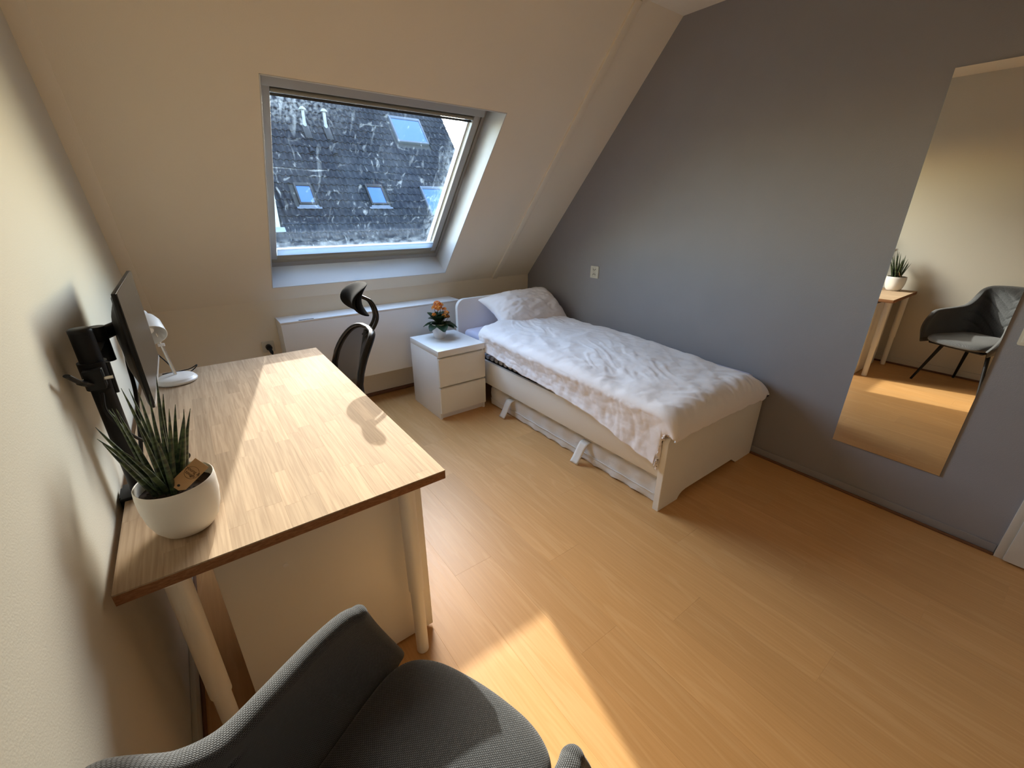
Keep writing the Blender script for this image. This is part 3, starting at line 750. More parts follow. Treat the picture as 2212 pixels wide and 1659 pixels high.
tube('cord', spline([(.122, -1.70, 1.12), (.115, -1.74, 1.06), (.115, -1.79, .98), (.10, -1.83, .88), (.085, -1.86, .80), (.07, -1.90, DZ + .007)]), .0055, M['black'], cb_, 8)
cb2 = thing('power_cable', (.08, -2.05, DZ), 'thin black cable looped from the pole collar down behind the spiky plant', 'cable')
tube('cord', spline([(px_ + .002, py_ - .032, 1.07), (.085, -2.06, 1.02), (.12, -2.04, .93), (.165, -1.97, .86), (.20, -1.93, .80), (.19, -1.90, .768)]), .0038, M['black'], cb2, 8)

# ------------------------------------------------------------------ DESK LAMP
lp = thing('desk_lamp', (.175, -1.06, DZ), 'small white desk lamp with a round base at the far end of the desk', 'lamp')
Lb = Matrix.Translation((.175, -1.06, DZ))
lathe('base', [(0, 0), (.070, 0), (.078, .004), (.080, .010), (.078, .015), (.074, .017), (.072, .022), (.068, .026), (.03, .029), (0, .030)], M['lampwhite'], lp, 48, Lb)
a0 = Vector((.175, -1.04, DZ + .028)); a1 = Vector((.158, -1.03, DZ + .17)); a2 = Vector((.153, -1.03, DZ + .225))
tube('stem', [a0, lerp(a0, a1, .5), a1], [.007, .0055, .0055], M['chrome'], lp, 14)
tube('stem_joint', [a1 - Vector((.012, 0, 0)), a1 + Vector((.012, 0, 0))], .007, M['lampwhite'], lp, 12)
tube('upper_stem', [a1, a2], .004, M['chrome'], lp, 10)
ax = Vector((.15, -.80, -.62)).normalized()              # shade opens down towards the room
hc = a2 + Vector((-.025, -.02, .035))
Ms = Matrix.Translation(hc) @ ax.to_track_quat('-Z', 'Y').to_matrix().to_4x4()
lathe('shade', [(0, .082), (.020, .082), (.026, .078), (.026, .068), (.030, .062), (.030, .055), (.046, .040), (.056, .015), (.059, -.035), (.0605, -.05), (.058, -.05), (.056, -.035), (.053, .012), (.043, .036), (.02, .05), (0, .052)], M['lampwhite'], lp, 40, Ms)
lathe('bulb', [(0, .05), (.012, .048), (.013, .03), (.022, .012), (.026, -.008), (.020, -.024), (0, -.032)], M['bulb'], lp, 24, Ms)
tube('cord', spline([hc + Vector((.0, .02, -.03)), hc + Vector((-.01, .045, -.10)), (.16, -1.0, DZ + .07), (.172, -1.015, DZ + .03)]), .0025, M['black'], lp, 8)
tube('cord', spline([(.20, -1.02, DZ + .012), (.24, -.985, DZ + .02), (.26, -.96, DZ + .035), (.22, -.935, DZ + .012), (.12, -.92, DZ + .004)]), .0025, M['black'], lp, 8)

# ------------------------------------------------------------------ SNAKE PLANT
PX, PY = .186, -2.258
pt = thing('snake_plant', (PX, PY, DZ), 'spiky green snake plant in a round white pot on the near corner of the desk', 'plant')
Tm = Matrix.Translation((PX, PY, DZ))
lathe('pot', [(0, 0), (.045, 0), (.054, .004), (.066, .022), (.075, .05), (.080, .085), (.0805, .118), (.079, .135), (.0775, .1365), (.076, .135), (.0765, .115), (.074, .10), (.05, .095), (0, .095)], M['ceramic'], pt, 64, Tm)
grid_mesh('soil', 24, 10, lambda u, v: Vector((PX + .0745 * v * math.cos(2 * PI * u), PY + .0745 * v * math.sin(2 * PI * u), DZ + .108 + .004 * noise.noise(Vector((u * 9, v * 7, 0))))), M['soil'], pt, closed_u=True)
random.seed(23)
def spike(bx_, by_, tip, w, bend):
    b0 = Vector((bx_, by_, DZ + .10)); tp_ = Vector(tip)
    mid = lerp(b0, tp_, .5) + Vector(bend)
    pts = []; rad = []
    for k in range(9):
        t = k / 8
        p = (1 - t) ** 2 * b0 + 2 * t * (1 - t) * mid + t * t * tp_
        pts.append(p); rad.append(max(.0006, w * (1 - .15 * t) * (1 - t ** 2.4) ** .8))
    return pts, rad
# tips measured as fans to the wall side, towards the pole and upright
tips = [(-.085, .02, .30), (-.075, -.03, .27), (-.06, .06, .33), (-.045, .0, .36), (-.035, .05, .40), (-.02, -.03, .31), (-.01, .03, .385), (0, .07, .35), (.012, .0, .30),
        (.022, .05, .42), (.03, -.01, .33), (.045, .02, .27), (.052, -.015, .32), (.06, .03, .29), (-.095, .05, .24), (-.05, -.055, .25), (.02, .09, .33), (-.03, .095, .37), (.035, .075, .29), (-.07, .09, .31), (.0, -.05, .26)]
for i, (dx, dy_, h_) in enumerate(tips):
    bx_ = PX - .012 + dx * .30 + random.uniform(-.012, .012); by_ = PY + dy_ * .30 + random.uniform(-.012, .012)
    pts, rad = spike(bx_, by_, (PX + dx * 1.15, PY + dy_ * 1.1, DZ + .10 + h_ * .66), random.uniform(.0065, .009), (random.uniform(-.008, .008), random.uniform(-.008, .008), .01))
    tube('leaf', pts, rad, M['snake'], pt, 8, .8)
for k in range(46):
    a = random.uniform(0, 2 * PI); r_ = .068 * math.sqrt(random.random()); s_ = random.uniform(.002, .0045)
    # loose bark chips share one kind of mesh
    if k == 0: chipme = None
    bm = bmesh.new(); bmesh.ops.create_icosphere(bm, subdivisions=1, radius=s_); bmesh.ops.scale(bm, vec=(1, .7, .6), verts=bm.verts[:])
    if k == 0: allb = bmesh.new()
    me = bpy.data.meshes.new('t'); bmesh.ops.translate(bm, vec=(PX + r_ * math.cos(a), PY + r_ * math.sin(a), DZ + .111), verts=bm.verts[:]); bm.to_mesh(me); bm.free(); allb.from_mesh(me)
tag(fin('bark_chips', allb, M['soil'], pt, 30), kind='stuff')
# kraft tag stuck in the pot, printed with a ring and two words
ta = Vector((PX + .033, PY - .026, DZ + .150))                 # centre of the tag
ud = Vector((.80, .12, .55)).normalized()                      # long axis
nd = Vector((.15, -.85, .52)); nd = (nd - ud * nd.dot(ud)).normalized(); vd = nd.cross(ud).normalized()
TM = Matrix((( ud.x, vd.x, nd.x, ta.x), (ud.y, vd.y, nd.y, ta.y), (ud.z, vd.z, nd.z, ta.z), (0, 0, 0, 1)))
tg = prism('price_tag', [(-.040, -.008), (-.030, -.018), (.036, -.018), (.036, .018), (-.030, .018), (-.040, .008)], 'z', -.0005, .0005, M['kraft'], pt, 0, TM)
tg.name = 'card_tag'; tg['label'] = 'brown kraft card tag with a printed ring and lettering'
lathe('tag_hole', [(0, 0), (.003, 0), (.003, .0003), (0, .0003)], M['dark'], tg, 14, TM @ Matrix.Translation((-.031, 0, .0005)))
bm = bmesh.new(); ring = [(0.006 + .0145 * math.cos(a * PI / 20), .0145 * math.sin(a * PI / 20), .0008) for a in range(41)]
tube_bm(bm, ring, .0004, 4, False)
bmesh.ops.transform(bm, matrix=TM, verts=bm.verts[:]); fin('tag_print', bm, M['ink'], tg)
def text(txt, size, Mx, m, parent, name='lettering'):
    cu = bpy.data.curves.new('t', 'FONT'); cu.body = txt; cu.size = size; cu.align_x = 'CENTER'; cu.align_y = 'CENTER'; cu.extrude = .0001
    cu.offset = size * .018
    o = bpy.data.objects.new('t', cu); dg = bpy.context.evaluated_depsgraph_get(); C.objects.link(o); dg.update()
    me = bpy.data.meshes.new_from_object(o.evaluated_get(dg)); bpy.data.objects.remove(o)
    me.materials.clear(); me.transform(Mx); return link(name, me, m, parent)
rt_ = Matrix.Rotation(-PI / 2, 4, 'Z')
text('young &', .0098, TM @ Matrix.Translation((.0105, 0, .0007)) @ rt_, M['ink'], tg)
text('tough', .0098, TM @ Matrix.Translation((.0015, 0, .0007)) @ rt_, M['ink'], tg)

# ------------------------------------------------------------------ OFFICE CHAIR (facing the desk, back towards +x)
oc = thing('office_chair', (.755, -1.30, 0), 'black mesh office chair with headrest pushed up to the right side of the desk', 'office chair')
OCX, OCY = .755, -1.30; rot = R(-2)       # local: u = lateral (+y), f = backwards (+x)
def OL(f_, u_, z_): 
    return Vector((OCX + f_ * math.cos(rot) - u_ * math.sin(rot), OCY + f_ * math.sin(rot) + u_ * math.cos(rot), z_))
for k in range(5):
    a = R(72 * k + 20); e = Vector((OCX + .28 * math.cos(a), OCY + .28 * math.sin(a), .075)); c0 = Vector((OCX + .03 * math.cos(a), OCY + .03 * math.sin(a), .115))
    tube('base_arm', [c0, lerp(c0, e, .6), e], [.024, .02, .014], M['gloss'], oc, 12, .7)
    cas = tube('caster', [e + Vector((0, 0, .0)), e - Vector((0, 0, .035))], .008, M['black'], oc, 10)
    tn = Vector((-math.sin(a), math.cos(a), 0))
    for sg in (-1, 1):
        tube('wheel', [e - Vector((0, 0, .049)) + tn * sg * .006, e - Vector((0, 0, .049)) + tn * sg * .022], .026, M['black'], cas, 20)
tube('gas_lift', [(OCX, OCY, .09), (OCX, OCY, .25), (OCX, OCY, .251), (OCX, OCY, .40)], [.027, .027, .015, .015], M['gloss'], oc, 20)
box('tilt_mechanism', (OCX - .10, OCY - .07, .385), (OCX + .12, OCY + .07, .43), M['black'], oc, .01)
def seat_f(u, v):
    a = 2 * PI * u
    r = [0, .6, .93, 1.0, .97, .8, 0][int(round(v * 6))]; z = [.505, .508, .50, .475, .45, .44, .44][int(round(v * 6))]
    sx_ = abs(math.cos(a)) ** .6 * (1 if math.cos(a) > 0 else -1); sy_ = abs(math.sin(a)) ** .6 * (1 if math.sin(a) > 0 else -1)
    zz_ = z - (.03 * max(0, -sx_) ** 3 * r if v < .5 else 0)
    return OL(.235 * r * sx_ - .01, .24 * r * sy_, zz_)
grid_mesh('seat', 40, 7, seat_f, M['chairfoam'], oc, closed_u=True)
# backrest frame: oval loop, leaning backwards with height and bowed
BW = lambda t: (.135 + .095 * math.sin(PI * min(1, max(0, (1 - t) * .92 + .08)) ** .9))         # half width by height fraction
def back_pt(t, u):      # t 0 bottom..1 top, u -1..1
    z = .50 + .445 * t
    f_ = .235 + .10 * (t - .25) ** 2 - .02 * t + .035 * (u * u) * -1.0
    return OL(f_, u, z)
def back_surf(u, t, half):
    z = .50 + .44 * t
    f_ = .150 + .05 * math.sin(t * PI) * -1 + .09 * t - .045 * (abs(u)) ** 2
    return OL(f_, u * half, z)
def halfw(t):
    return .225 * math.sqrt(max(0, 1 - abs((t - .45) / .60) ** 3.2)) if t > .45 else .225 * math.sqrt(max(0, 1 - abs((t - .45) / .60) ** 2.6))
loop = []
NT = 44
for k in range(NT):
    a = 2 * PI * k / NT
    cu_, su_ = math.cos(a), math.sin(a)
    uu = (abs(cu_) ** .48) * (1 if cu_ > 0 else -1); tt = .5 + .5 * (abs(su_) ** .62) * (1 if su_ > 0 else -1)
    wid = lerp(.235, .195, sst(.3, 1, tt))
    loop.append(back_surf(uu, tt, wid))
bm = bmesh.new(); n = 10; rings = []
cen = sum(loop, Vector()) / NT
for i in range(NT):
    d = (loop[(i + 1) % NT] - loop[i - 1]).normalized(); o_ = (loop[i] - cen); o_ = (o_ - d * o_.dot(d)).normalized(); b_ = d.cross(o_)
    rings.append([bm.verts.new(loop[i] + .012 * math.cos(2 * PI * k / n) * o_ + .017 * math.sin(2 * PI * k / n) * b_) for k in range(n)])
for i in range(NT):
    for k in range(n): bm.faces.new((rings[i][k], rings[i][(k + 1) % n], rings[(i + 1) % NT][(k + 1) % n], rings[(i + 1) % NT][k]))
fin('backrest_frame', bm, M['gloss'], oc, 60)
def mesh_f(u, v):
    a = 2 * PI * u; cu_, su_ = math.cos(a), math.sin(a)
    uu = (abs(cu_) ** .48) * (1 if cu_ > 0 else -1); tt = (abs(su_) ** .62) * (1 if su_ > 0 else -1)
    ttf = .5 + .5 * tt * v; wid = lerp(.235, .195, sst(.3, 1, .5 + .5 * tt))
    p = back_surf(uu * v, ttf, wid); return p + Vector((.018 * (1 - v * v), 0, 0)) * 0
grid_mesh('backrest_mesh', 44, 12, mesh_f, M['mesh'], oc, closed_u=True)
tube('back_spine', spline([OL(.08, 0, .41), OL(.15, 0, .44), OL(.165, 0, .55), OL(.170, 0, .70), OL(.228, 0, .93)]), [.022] * 16 + [.018] * 17, M['gloss'], oc, 12, .7)
# headrest bars and cushion
for sg in (-1, 1):
    tube('headrest_bar', spline([OL(.215, .024 * sg, .90), OL(.262, .024 * sg, .945), OL(.285, .024 * sg, 1.0), OL(.265, .024 * sg, 1.07), OL(.215, .024 * sg, 1.105)]), .0085, M['gloss'], oc, 12)
def head_out(u, v):
    # closed cushion section: crescent swept across the head
    w_ = lerp(-1, 1, u); e = max(0, 1 - abs(w_) ** 3.5) ** .5
    a = 2 * PI * v
    hh = .078 * (.35 + .65 * e); th = .034 * (.15 + .85 * e)
    zc = 1.088 + hh * math.sin(a); fc = .20 - th * math.cos(a) * (1 if math.cos(a) > 0 else .5)
    fc += 8.0 * (zc - 1.085) ** 2 - .035 * w_ * w_ 
    return OL(fc, w_ * .118, zc)
grid_mesh('headrest', 34, 29, head_out, M['chairfoam'], oc)

# ------------------------------------------------------------------ ARMCHAIR (foreground)
ACX, ACY = .3065, -3.0035; HA = R(22.0)
fv = Vector((math.cos(HA), math.sin(HA), 0)); lv = Vector((-math.sin(HA), math.cos(HA), 0))
def AL(f_, l_, z_): return Vector((ACX, ACY, 0)) + fv * f_ + lv * l_ + Vector((0, 0, z_))
ac = thing('armchair', (ACX, ACY, 0), 'dark grey woven bucket armchair with quilted back and thin black metal legs, beside the desk', 'armchair')
# plan curves: control points over p in 0..1 (left arm front -> back -> right arm front)
def interp(tab, p):
    n = len(tab)
    for i in range(n - 1):
        if p <= tab[i + 1][0]:
            h = tab[i + 1][0] - tab[i][0]; t = (p - tab[i][0]) / h; out = []
            for c in range(1, 4):
                def sl(j):
                    if j <= 0: return (tab[1][c] - tab[0][c]) / (tab[1][0] - tab[0][0])
                    if j >= n - 1: return 0.0 if c != 2 else (tab[-1][c] - tab[-2][c]) / (tab[-1][0] - tab[-2][0])
                    d0 = (tab[j][c] - tab[j - 1][c]) / (tab[j][0] - tab[j - 1][0]); d1 = (tab[j + 1][c] - tab[j][c]) / (tab[j + 1][0] - tab[j][0])
                    return 0 if d0 * d1 <= 0 else 2 * d0 * d1 / (d0 + d1)
                m0, m1 = sl(i) * h, sl(i + 1) * h; y0, y1 = tab[i][c], tab[i + 1][c]
                out.append((2 * t ** 3 - 3 * t * t + 1) * y0 + (t ** 3 - 2 * t * t + t) * m0 + (-2 * t ** 3 + 3 * t * t) * y1 + (t ** 3 - t * t) * m1)
            return out
    return list(tab[-1][1:])
RIM = [(0, .284, .234, .606), (.02, .276, .242, .632), (.05, .245, .247, .648), (.10, .190, .243, .657), (.17, .125, .233, .664), (.22, .060, .218, .674), (.27, -.010, .202, .688), (.32, -.075, .190, .735), (.375, -.135, .184, .836), (.41, -.162, .155, .864), (.5, -.178, 0, .878)]
BOT = [(0, .362, .230, .428), (.05, .32, .220, .430), (.27, .0, .180, .440), (.34, -.09, .172, .445), (.41, -.140, .13, .450), (.5, -.155, 0, .450)]
def plan(tab, p):
    if p <= .5: return interp(tab, p)
    r_ = interp(tab, 1 - p); r_[1] = -r_[1]; return r_
TH = .044
def inner(u, v, quilt=False):
    b_ = Vector(plan(BOT, u)); t_ = Vector(plan(RIM, u))
    e = .012; d = Vector(plan(BOT, min(1, u + e))) + Vector(plan(RIM, min(1, u + e))) - Vector(plan(BOT, max(0, u - e))) - Vector(plan(RIM, max(0, u - e)))
    out = Vector((-d.y, d.x, 0)).normalized() * -1.0
    if out.dot(Vector((b_.x - .15, b_.y, 0))) < 0: out = -out
    p = lerp(b_, t_, v) + out * (.020 * math.sin(PI * v))
    w = sst(.26, .31, u) * sst(.26, .31, 1 - u)
    w *= sst(.0, .08, v) * sst(.0, .07, 1 - v)
    if quilt and w > 0:
        ph = (p.z - .46 - abs(p.y) * .95) / .078
        g = abs(ph - round(ph)) * .078
        p = p + out * (.013 * w * math.exp(-(g / .0055) ** 2))
    return p, out
NI, NA, NO = 40, 9, 14
NU = 241; NV = NI + NA + NO
EE = .028
def section(u, k):
    T = TH
    if k < NI: p, o_ = inner(u, k / (NI - 1), True); return p, p + o_ * T * .5
    if k < NI + NA:
        p, o_ = inner(u, 1.0); a = PI * (k - NI + 1) / (NA + 1)
        return p + o_ * (T / 2 * (1 - math.cos(a))) + Vector((0, 0, T * .5 * math.sin(a))), p + o_ * T * .5
    t = (k - NI - NA) / (NO - 1); p, o_ = inner(u, 1 - t)
    q_ = p + o_ * T * (1 - .5 * sst(.6, 1, t)) - Vector((0, 0, .045 * sst(.5, 1, t)))
    return q_, p + o_ * T * .5
def shell(u, v):
    k = int(round(v * (NV - 1)))
    uu = min(u, 1 - u)
    if uu >= EE: q_, c_ = section(u, k)
    else:                                     # rounded front end of each arm
        ue = EE if u < .5 else 1 - EE; q_, c_ = section(ue, k); t = 1 - uu / EE
        sc2 = max(0.0, 1 - t * t) ** .5
        q2 = c_ + (q_ - c_) * sc2
        q_ = q2 + Vector((.024 * t, 0, 0))
    return AL(q_.x, q_.y, q_.z)
sh = grid_mesh('shell', NU, NV, shell, M['knit'], ac, sm=80)
uvl = sh.data.uv_layers.new(name='UVMap')
for p in sh.data.polygons:
    for li in p.loop_indices:
        vi = sh.data.loops[li].vertex_index; r_ = vi // NU
        vv = r_ / (NI - 1) * .30 if r_ < NI else (.30 + (r_ - NI + 1) * .0065 if r_ < NI + NA else .365 + (r_ - NI - NA) / (NO - 1) * .30)
        uvl.data[li].uv = ((vi % NU) / (NU - 1) * 1.45, vv)
def cushion(u, v):
    a = 2 * PI * u; ca_, sa_ = math.cos(a), math.sin(a)
    r = [0, .35, .65, .85, .95, 1.0, .985, .9, .5, 0][int(round(v * 9))]; z = [.486, .485, .481, .473, .462, .440, .418, .405, .400, .400][int(round(v * 9))]
    x_ = abs(ca_) ** .34 * (1 if ca_ > 0 else -1); y_ = abs(sa_) ** .34 * (1 if sa_ > 0 else -1)
    X_ = r * x_; Y_ = r * y_
    fx = lerp(-.14, .400 - .045 * Y_ * Y_, (X_ + 1) / 2); fy = Y_ * lerp(.172, .236, (X_ + 1) / 2)
    return AL(fx, fy, z)
ch = grid_mesh('seat_cushion', 72, 10, cushion, M['knit'], ac, closed_u=True)
uvl = ch.data.uv_layers.new(name='UVMap')
for p in ch.data.polygons:
    for li in p.loop_indices:
        co = ch.data.vertices[ch.data.loops[li].vertex_index].co; uvl.data[li].uv = (co.dot(fv) + co.z * .5, co.dot(lv) + co.z * .5)
sb_ = ch.modifiers.new('s', 'SUBSURF'); sb_.levels = 1; sb_.render_levels = 2
box('seat_pan', (-.20, -.20, .385), (.32, .20, .408), M['black'], ac, .01, 2, Matrix.Translation((ACX, ACY, 0)) @ Matrix.Rotation(HA, 4, 'Z'))
for (f_, l_) in ((.252, .262), (.252, -.255), (-.18, .18), (-.22, -.235)):
    tube('leg', [AL(f_, l_, .0), AL(f_ * .62, l_ * .62, .39)], [.0095, .0155], M['blackmetal'], ac, 14)

# ------------------------------------------------------------------ BED
BX0, BX1, BYF, BYH = 2.058, 3.063, -2.411, -.339
bed = thing('bed', ((BX0 + BX1) / 2, -1.4, 0), 'white single bed frame against the grey wall', 'bed')
prism('headboard', [(BX0, 0), (BX1, 0)] + rrect(BX0, .4, BX1, .803, (0, 0, .075, .075), 8)[2:], 'y', BYH - .0, BYH + .036, M['white'], bed, .002)
def foot_outline():
    o = [(BX0, 0), (BX0 + .175, 0)]
    for k in range(7):
        a = R(180 - 90 * k / 6); o.append((BX0 + .175 + .005 + .055 + .055 * math.cos(a), -.012 + .055 * math.sin(a)))
    o = [(BX0, 0), (BX0 + .178, 0), (BX0 + .184, .012), (BX0 + .198, .027), (BX0 + .22, .037), (BX0 + .25, .042)]
    o += [(BX1 - .25, .042), (BX1 - .188, .0), (BX1, 0)]
    o += rrect(BX0, .2, BX1, .462, (0, 0, .06, .06), 8)[2:]
    return o
prism('footboard', foot_outline(), 'y', BYF, BYF + .036, M['cream'], bed, .002)
box('side_rail', (BX0 + .012, BYF + .036, .192), (BX0 + .032, BYH, .383), M['cream'], bed, .0015)
box('side_rail', (BX1 - .032, BYF + .036, .192), (BX1 - .012, BYH, .383), M['cream'], bed, .0015)
box('slat_support', (BX0 + .034, BYF + .04, .345), (BX0 + .055, BYH - .002, .384), M['dark'], bed)
box('slat_support', (BX1 - .055, BYF + .04, .345), (BX1 - .034, BYH - .002, .392), M['dark'], bed)
y = BYF + .10; smesh = None
while y < BYH - .05:
    if smesh is None:
        o = prism('slat', rrect(0, .392, .040, .420, (.012,) * 4, 3), 'x', BX0 + .034, BX1 - .045, M['slat'], bed)
        # outline is in (y,z)
        smesh = o; y_first = y; o.location = (0, y, 0)
    else:
        o = smesh.copy(); C.objects.link(o); o.parent = bed; o.location = (0, y, 0)
    y += .060
ma = thing('mattress', ((BX0 + BX1) / 2, -1.4, .42), 'mattress in a pale lavender fitted sheet on the bed, showing beside the pillow', 'mattress')
box('mattress_body', (BX0 + .045, BYF + .055, .420), (BX1 - .03, BYH - .006, .555), M['sheet'], ma, .04, 5)

# duvet -------------------------------------------------
DXL = BX0 - .014
def fbm(x_, y_, z_=0.0, o=4): return noise.fractal(Vector((x_, y_, z_)), 1.0, 2.0, o)
def duvet_pt(u, v):
    """u across: 0 = hem on the room side, 1 = wall side; v along: 0 = pillow end, 1 = foot hem"""
    yb = -.70 + .16 * sst(.1, .6, u) - .02 * fbm(u * 3, 2.2)
    s = v * (2.03 + yb + .50)                                # arc length towards the foot
    # foot end profile
    flat = 1.83
    # side hem length grows to the foot
    hang = lerp(.115, .165, sst(0, .5, v)) + .10 * sst(.55, .96, v)
    across = .905; tot = hang + across + .10
    q_ = u * tot
    top = .618 - .012 * sst(.0, .25, v) - .035 * sst(.3, 1, v)
    top += .014 * fbm(u * 2.2 + 5, v * 3.1, 1.0) 
    # wrinkles: long oblique folds + crumples near the sides
    wr = 0
    r1 = noise.noise(Vector((u * 5.5 + v * 7.0, v * 3.0 - u * 3.5, 3.0))); wr += .008 * (1 - abs(r1) * 2.2)
    r2 = noise.noise(Vector((u * 13 - v * 16.0, v * 9.0 + u * 3, 9.0))); wr += .004 * (1 - abs(r2) * 2.4)
    r3 = fbm(u * 16, v * 30, 4.0, 5); wr += .0028 * r3
    r4 = noise.noise(Vector((u * 15 + v * 11, v * 7 - u * 2, 1.0))); mk = sst(-.05, .35, noise.noise(Vector((u * 3.1, v * 4.3, 11.0)))) + .6 * sst(.75, 1, v)
    wr += .0042 * sst(.5, 1, 1 - abs(r4) * 2) * mk
    R_ = .065
    if q_ < hang:
        # hanging part
        k_ = q_ / hang
        z = top - .028 - (hang - q_)
        x_ = DXL + .012 * math.sin(k_ * PI) - .0
        fold = .008 * noise.noise(Vector((v * 20 + k_ * 1.5, k_ * 1.6, 7.0))) * (1 - .6 * k_) + .003 * fbm(v * 18, k_ * 5, 3.0, 5) + .003 * noise.noise(Vector((v * 60 + k_ * 2, k_ * 3, 2.0)))
        fold *= 1 - sst(.84, .92, v)
        x_ += fold - .006 + wr * .6
        z += .010 * noise.noise(Vector((v * 18, 0, 5.0))) * (1 - k_)
    else:
        k_ = q_ - hang
        # round the shoulder
        if k_ < R_ * 1.2:
            a = k_ / (R_ * 1.2) * PI / 2
            x_ = DXL + R_ * (1 - math.cos(a)); z = top - R_ * (1 - math.sin(a)) * .55 - .0
            z = lerp(top - .028, top, math.sin(a))
        else:
            x_ = DXL + R_ + (k_ - R_ * 1.2); z = top
        x_ = min(x_, BX1 + .012)
        if k_ > across - .03: z -= (k_ - across + .03) * .55
        z += wr * sst(0, .05, k_) * .9
        z += .02 * math.sin(PI * min(1, k_ / across)) * (1 - .4 * v)
    y_ = yb - s
    # over the foot board
    yl = BYF + .03
    ov = max(0, (s - (yb - (yl + .05))))
    if ov > 0:
        prof = min(ov, .16)
        a = prof / .16 * PI / 2
        y_ = (yl + .05) - .115 * math.sin(a) 
        dz_ = .105 * (1 - math.cos(a))
        extra = max(0, ov - .16)
        zf = z - dz_ - extra * .8
        lim = .452 + .022 * fbm(u * 9, 1.7, 3) - .014 * sst(.5, 1, u)
        if q_ < hang: 
            # corner that hangs down inside the foot board
            kk = (q_ / hang) ** 4
            y_ = lerp(max(y_, BYF + .045), y_, kk); zf = lerp(z - .03 * sst(0, .2, ov), max(z - dz_ - extra * .8, .455), kk)
        else: zf = max(zf, lim)
        z = zf
    return Vector((x_, y_, z))
NUd, NVd = 190, 270
dv = grid_mesh('duvet', NUd, NVd, duvet_pt, M['duvet'], None, sm=80)
so = dv.modifiers.new('s', 'SOLIDIFY'); so.thickness = .012; so.offset = -1
tag(dv, 'crumpled white duvet spread over the bed and hanging over its near side', 'duvet')

# pillow -------------------------------------------------
PC = Vector((2.625, -.545, .712)); tilt = R(33)
def pil(u, v):
    a = lerp(-1, 1, u); b_ = lerp(-1, 1, v)
    return a, b_
def pillow_side(sg):
    def f(u, v):
        a = lerp(-1, 1, u); b_ = lerp(-1, 1, v)
        e = max(0, (1 - abs(a) ** 2.6)) ** .55 * max(0, (1 - abs(b_) ** 2.6)) ** .55
        th = .092 * e * (1 + .25 * fbm(a * 1.3 + sg, b_ * 1.6)) 
        wr = .010 * (1 - 2 * abs(noise.noise(Vector((a * 2.2 + b_ * 3.5, b_ * 3 - a * 1.5, sg * 3.0))))) * e + .006 * (1 - 2 * abs(noise.noise(Vector((a * 6 + b_ * 5, b_ * 3 - a * 4, sg * 5.0))))) * e + .004 * fbm(a * 9, b_ * 9, sg) * min(1, e * 2)
        pinch = 1 - .10 * (1 - abs(a) ** 2) * abs(b_) ** 3 - .0
        pinch2 = 1 - .10 * (1 - abs(b_) ** 2) * abs(a) ** 3
        X = a * .365 * pinch2; Y = b_ * .235 * pinch; Z = sg * (th + wr)
        # slump: lower part sags forward
        Zs = Z - .05 * (b_ * b_) * 1.0 + .0
        p = Vector((X, Y, Zs))
        p = Matrix.Rotation(tilt, 3, 'X') @ p
        p = Matrix.Rotation(R(-3), 3, 'Y') @ p
        return PC + p
    return f
pw = thing('pillow', PC, 'white creased pillow leaning against the headboard', 'pillow')
bm = bmesh.new()
nn = 56
gv = {}
for sg in (1, -1):
    f = pillow_side(sg)
    for j in range(nn + 1):
        for i in range(nn + 1):
            edge = i in (0, nn) or j in (0, nn)
            if edge and sg == -1: gv[(sg, i, j)] = gv[(1, i, j)]
            else: gv[(sg, i, j)] = bm.verts.new(f(i / nn, j / nn))
    for j in range(nn):
        for i in range(nn): bm.faces.new((gv[(sg, i, j)], gv[(sg, i + 1, j)], gv[(sg, i + 1, j + 1)], gv[(sg, i, j + 1)]))
fin('pillowcase', bm, M['pillow'], pw, 80)

# spare mattress under the bed with two pull straps
um = thing('spare_mattress', (2.6, -1.5, 0), 'off-white quilted spare mattress lying on the floor under the bed, with two pull straps', 'mattress')
def ubody(u, v):
    # closed profile swept along y with quilting
    prof = [(2.11, .012), (2.105, .05), (2.11, .06), (2.104, .10), (2.108, .145), (2.12, .160), (2.16, .165), (2.95, .165), (3.0, .15), (3.0, .012)]
    y_ = lerp(-2.345, -.75, u)
    i = int(round(v * (len(prof) - 1))); x_, z_ = prof[i]
    if i in (0,): z_ = .003 + .012 * abs(math.sin(y_ * 22 + 1.0)); x_ -= .004
    if i < 6: x_ += .004 * math.sin(y_ * 40) + .004 * noise.noise(Vector((y_ * 8, z_ * 30, 0)))
    return Vector((x_, y_, z_))
ub = grid_mesh('mattress_body', 200, 10, ubody, M['undermat'], um)
bm = bmesh.new(); bx(bm, (2.115, -2.34, .002), (2.99, -.755, .158)); fin('mattress_core', bm, M['undermat'], um)
bm = bmesh.new(); tube_bm(bm, [(2.102 , lerp(-2.34, -.755, k / 60), .058 + .0015 * math.sin(k)) for k in range(61)], .003, 6); fin('piping', bm, M['undermat'], um, 60)
for yc in (-1.045, -1.835):
    def strap(u, v, yc=yc):
        P_ = [(2.112, .150), (2.098, .146), (2.080, .135), (2.066, .105), (2.054, .070), (2.040, .036), (2.024, .004)]
        t = v * 6; i = min(5, int(t)); fr_ = t - i
        x_ = lerp(P_[i][0], P_[i + 1][0], fr_); z_ = lerp(P_[i][1], P_[i + 1][1], fr_)
        return Vector((x_, yc + .032 * (2 * u - 1) + .03 * v, z_))
    o = grid_mesh('pull_strap', 5, 19, strap, M['strap'], um)
    o.modifiers.new('s', 'SOLIDIFY').thickness = .003

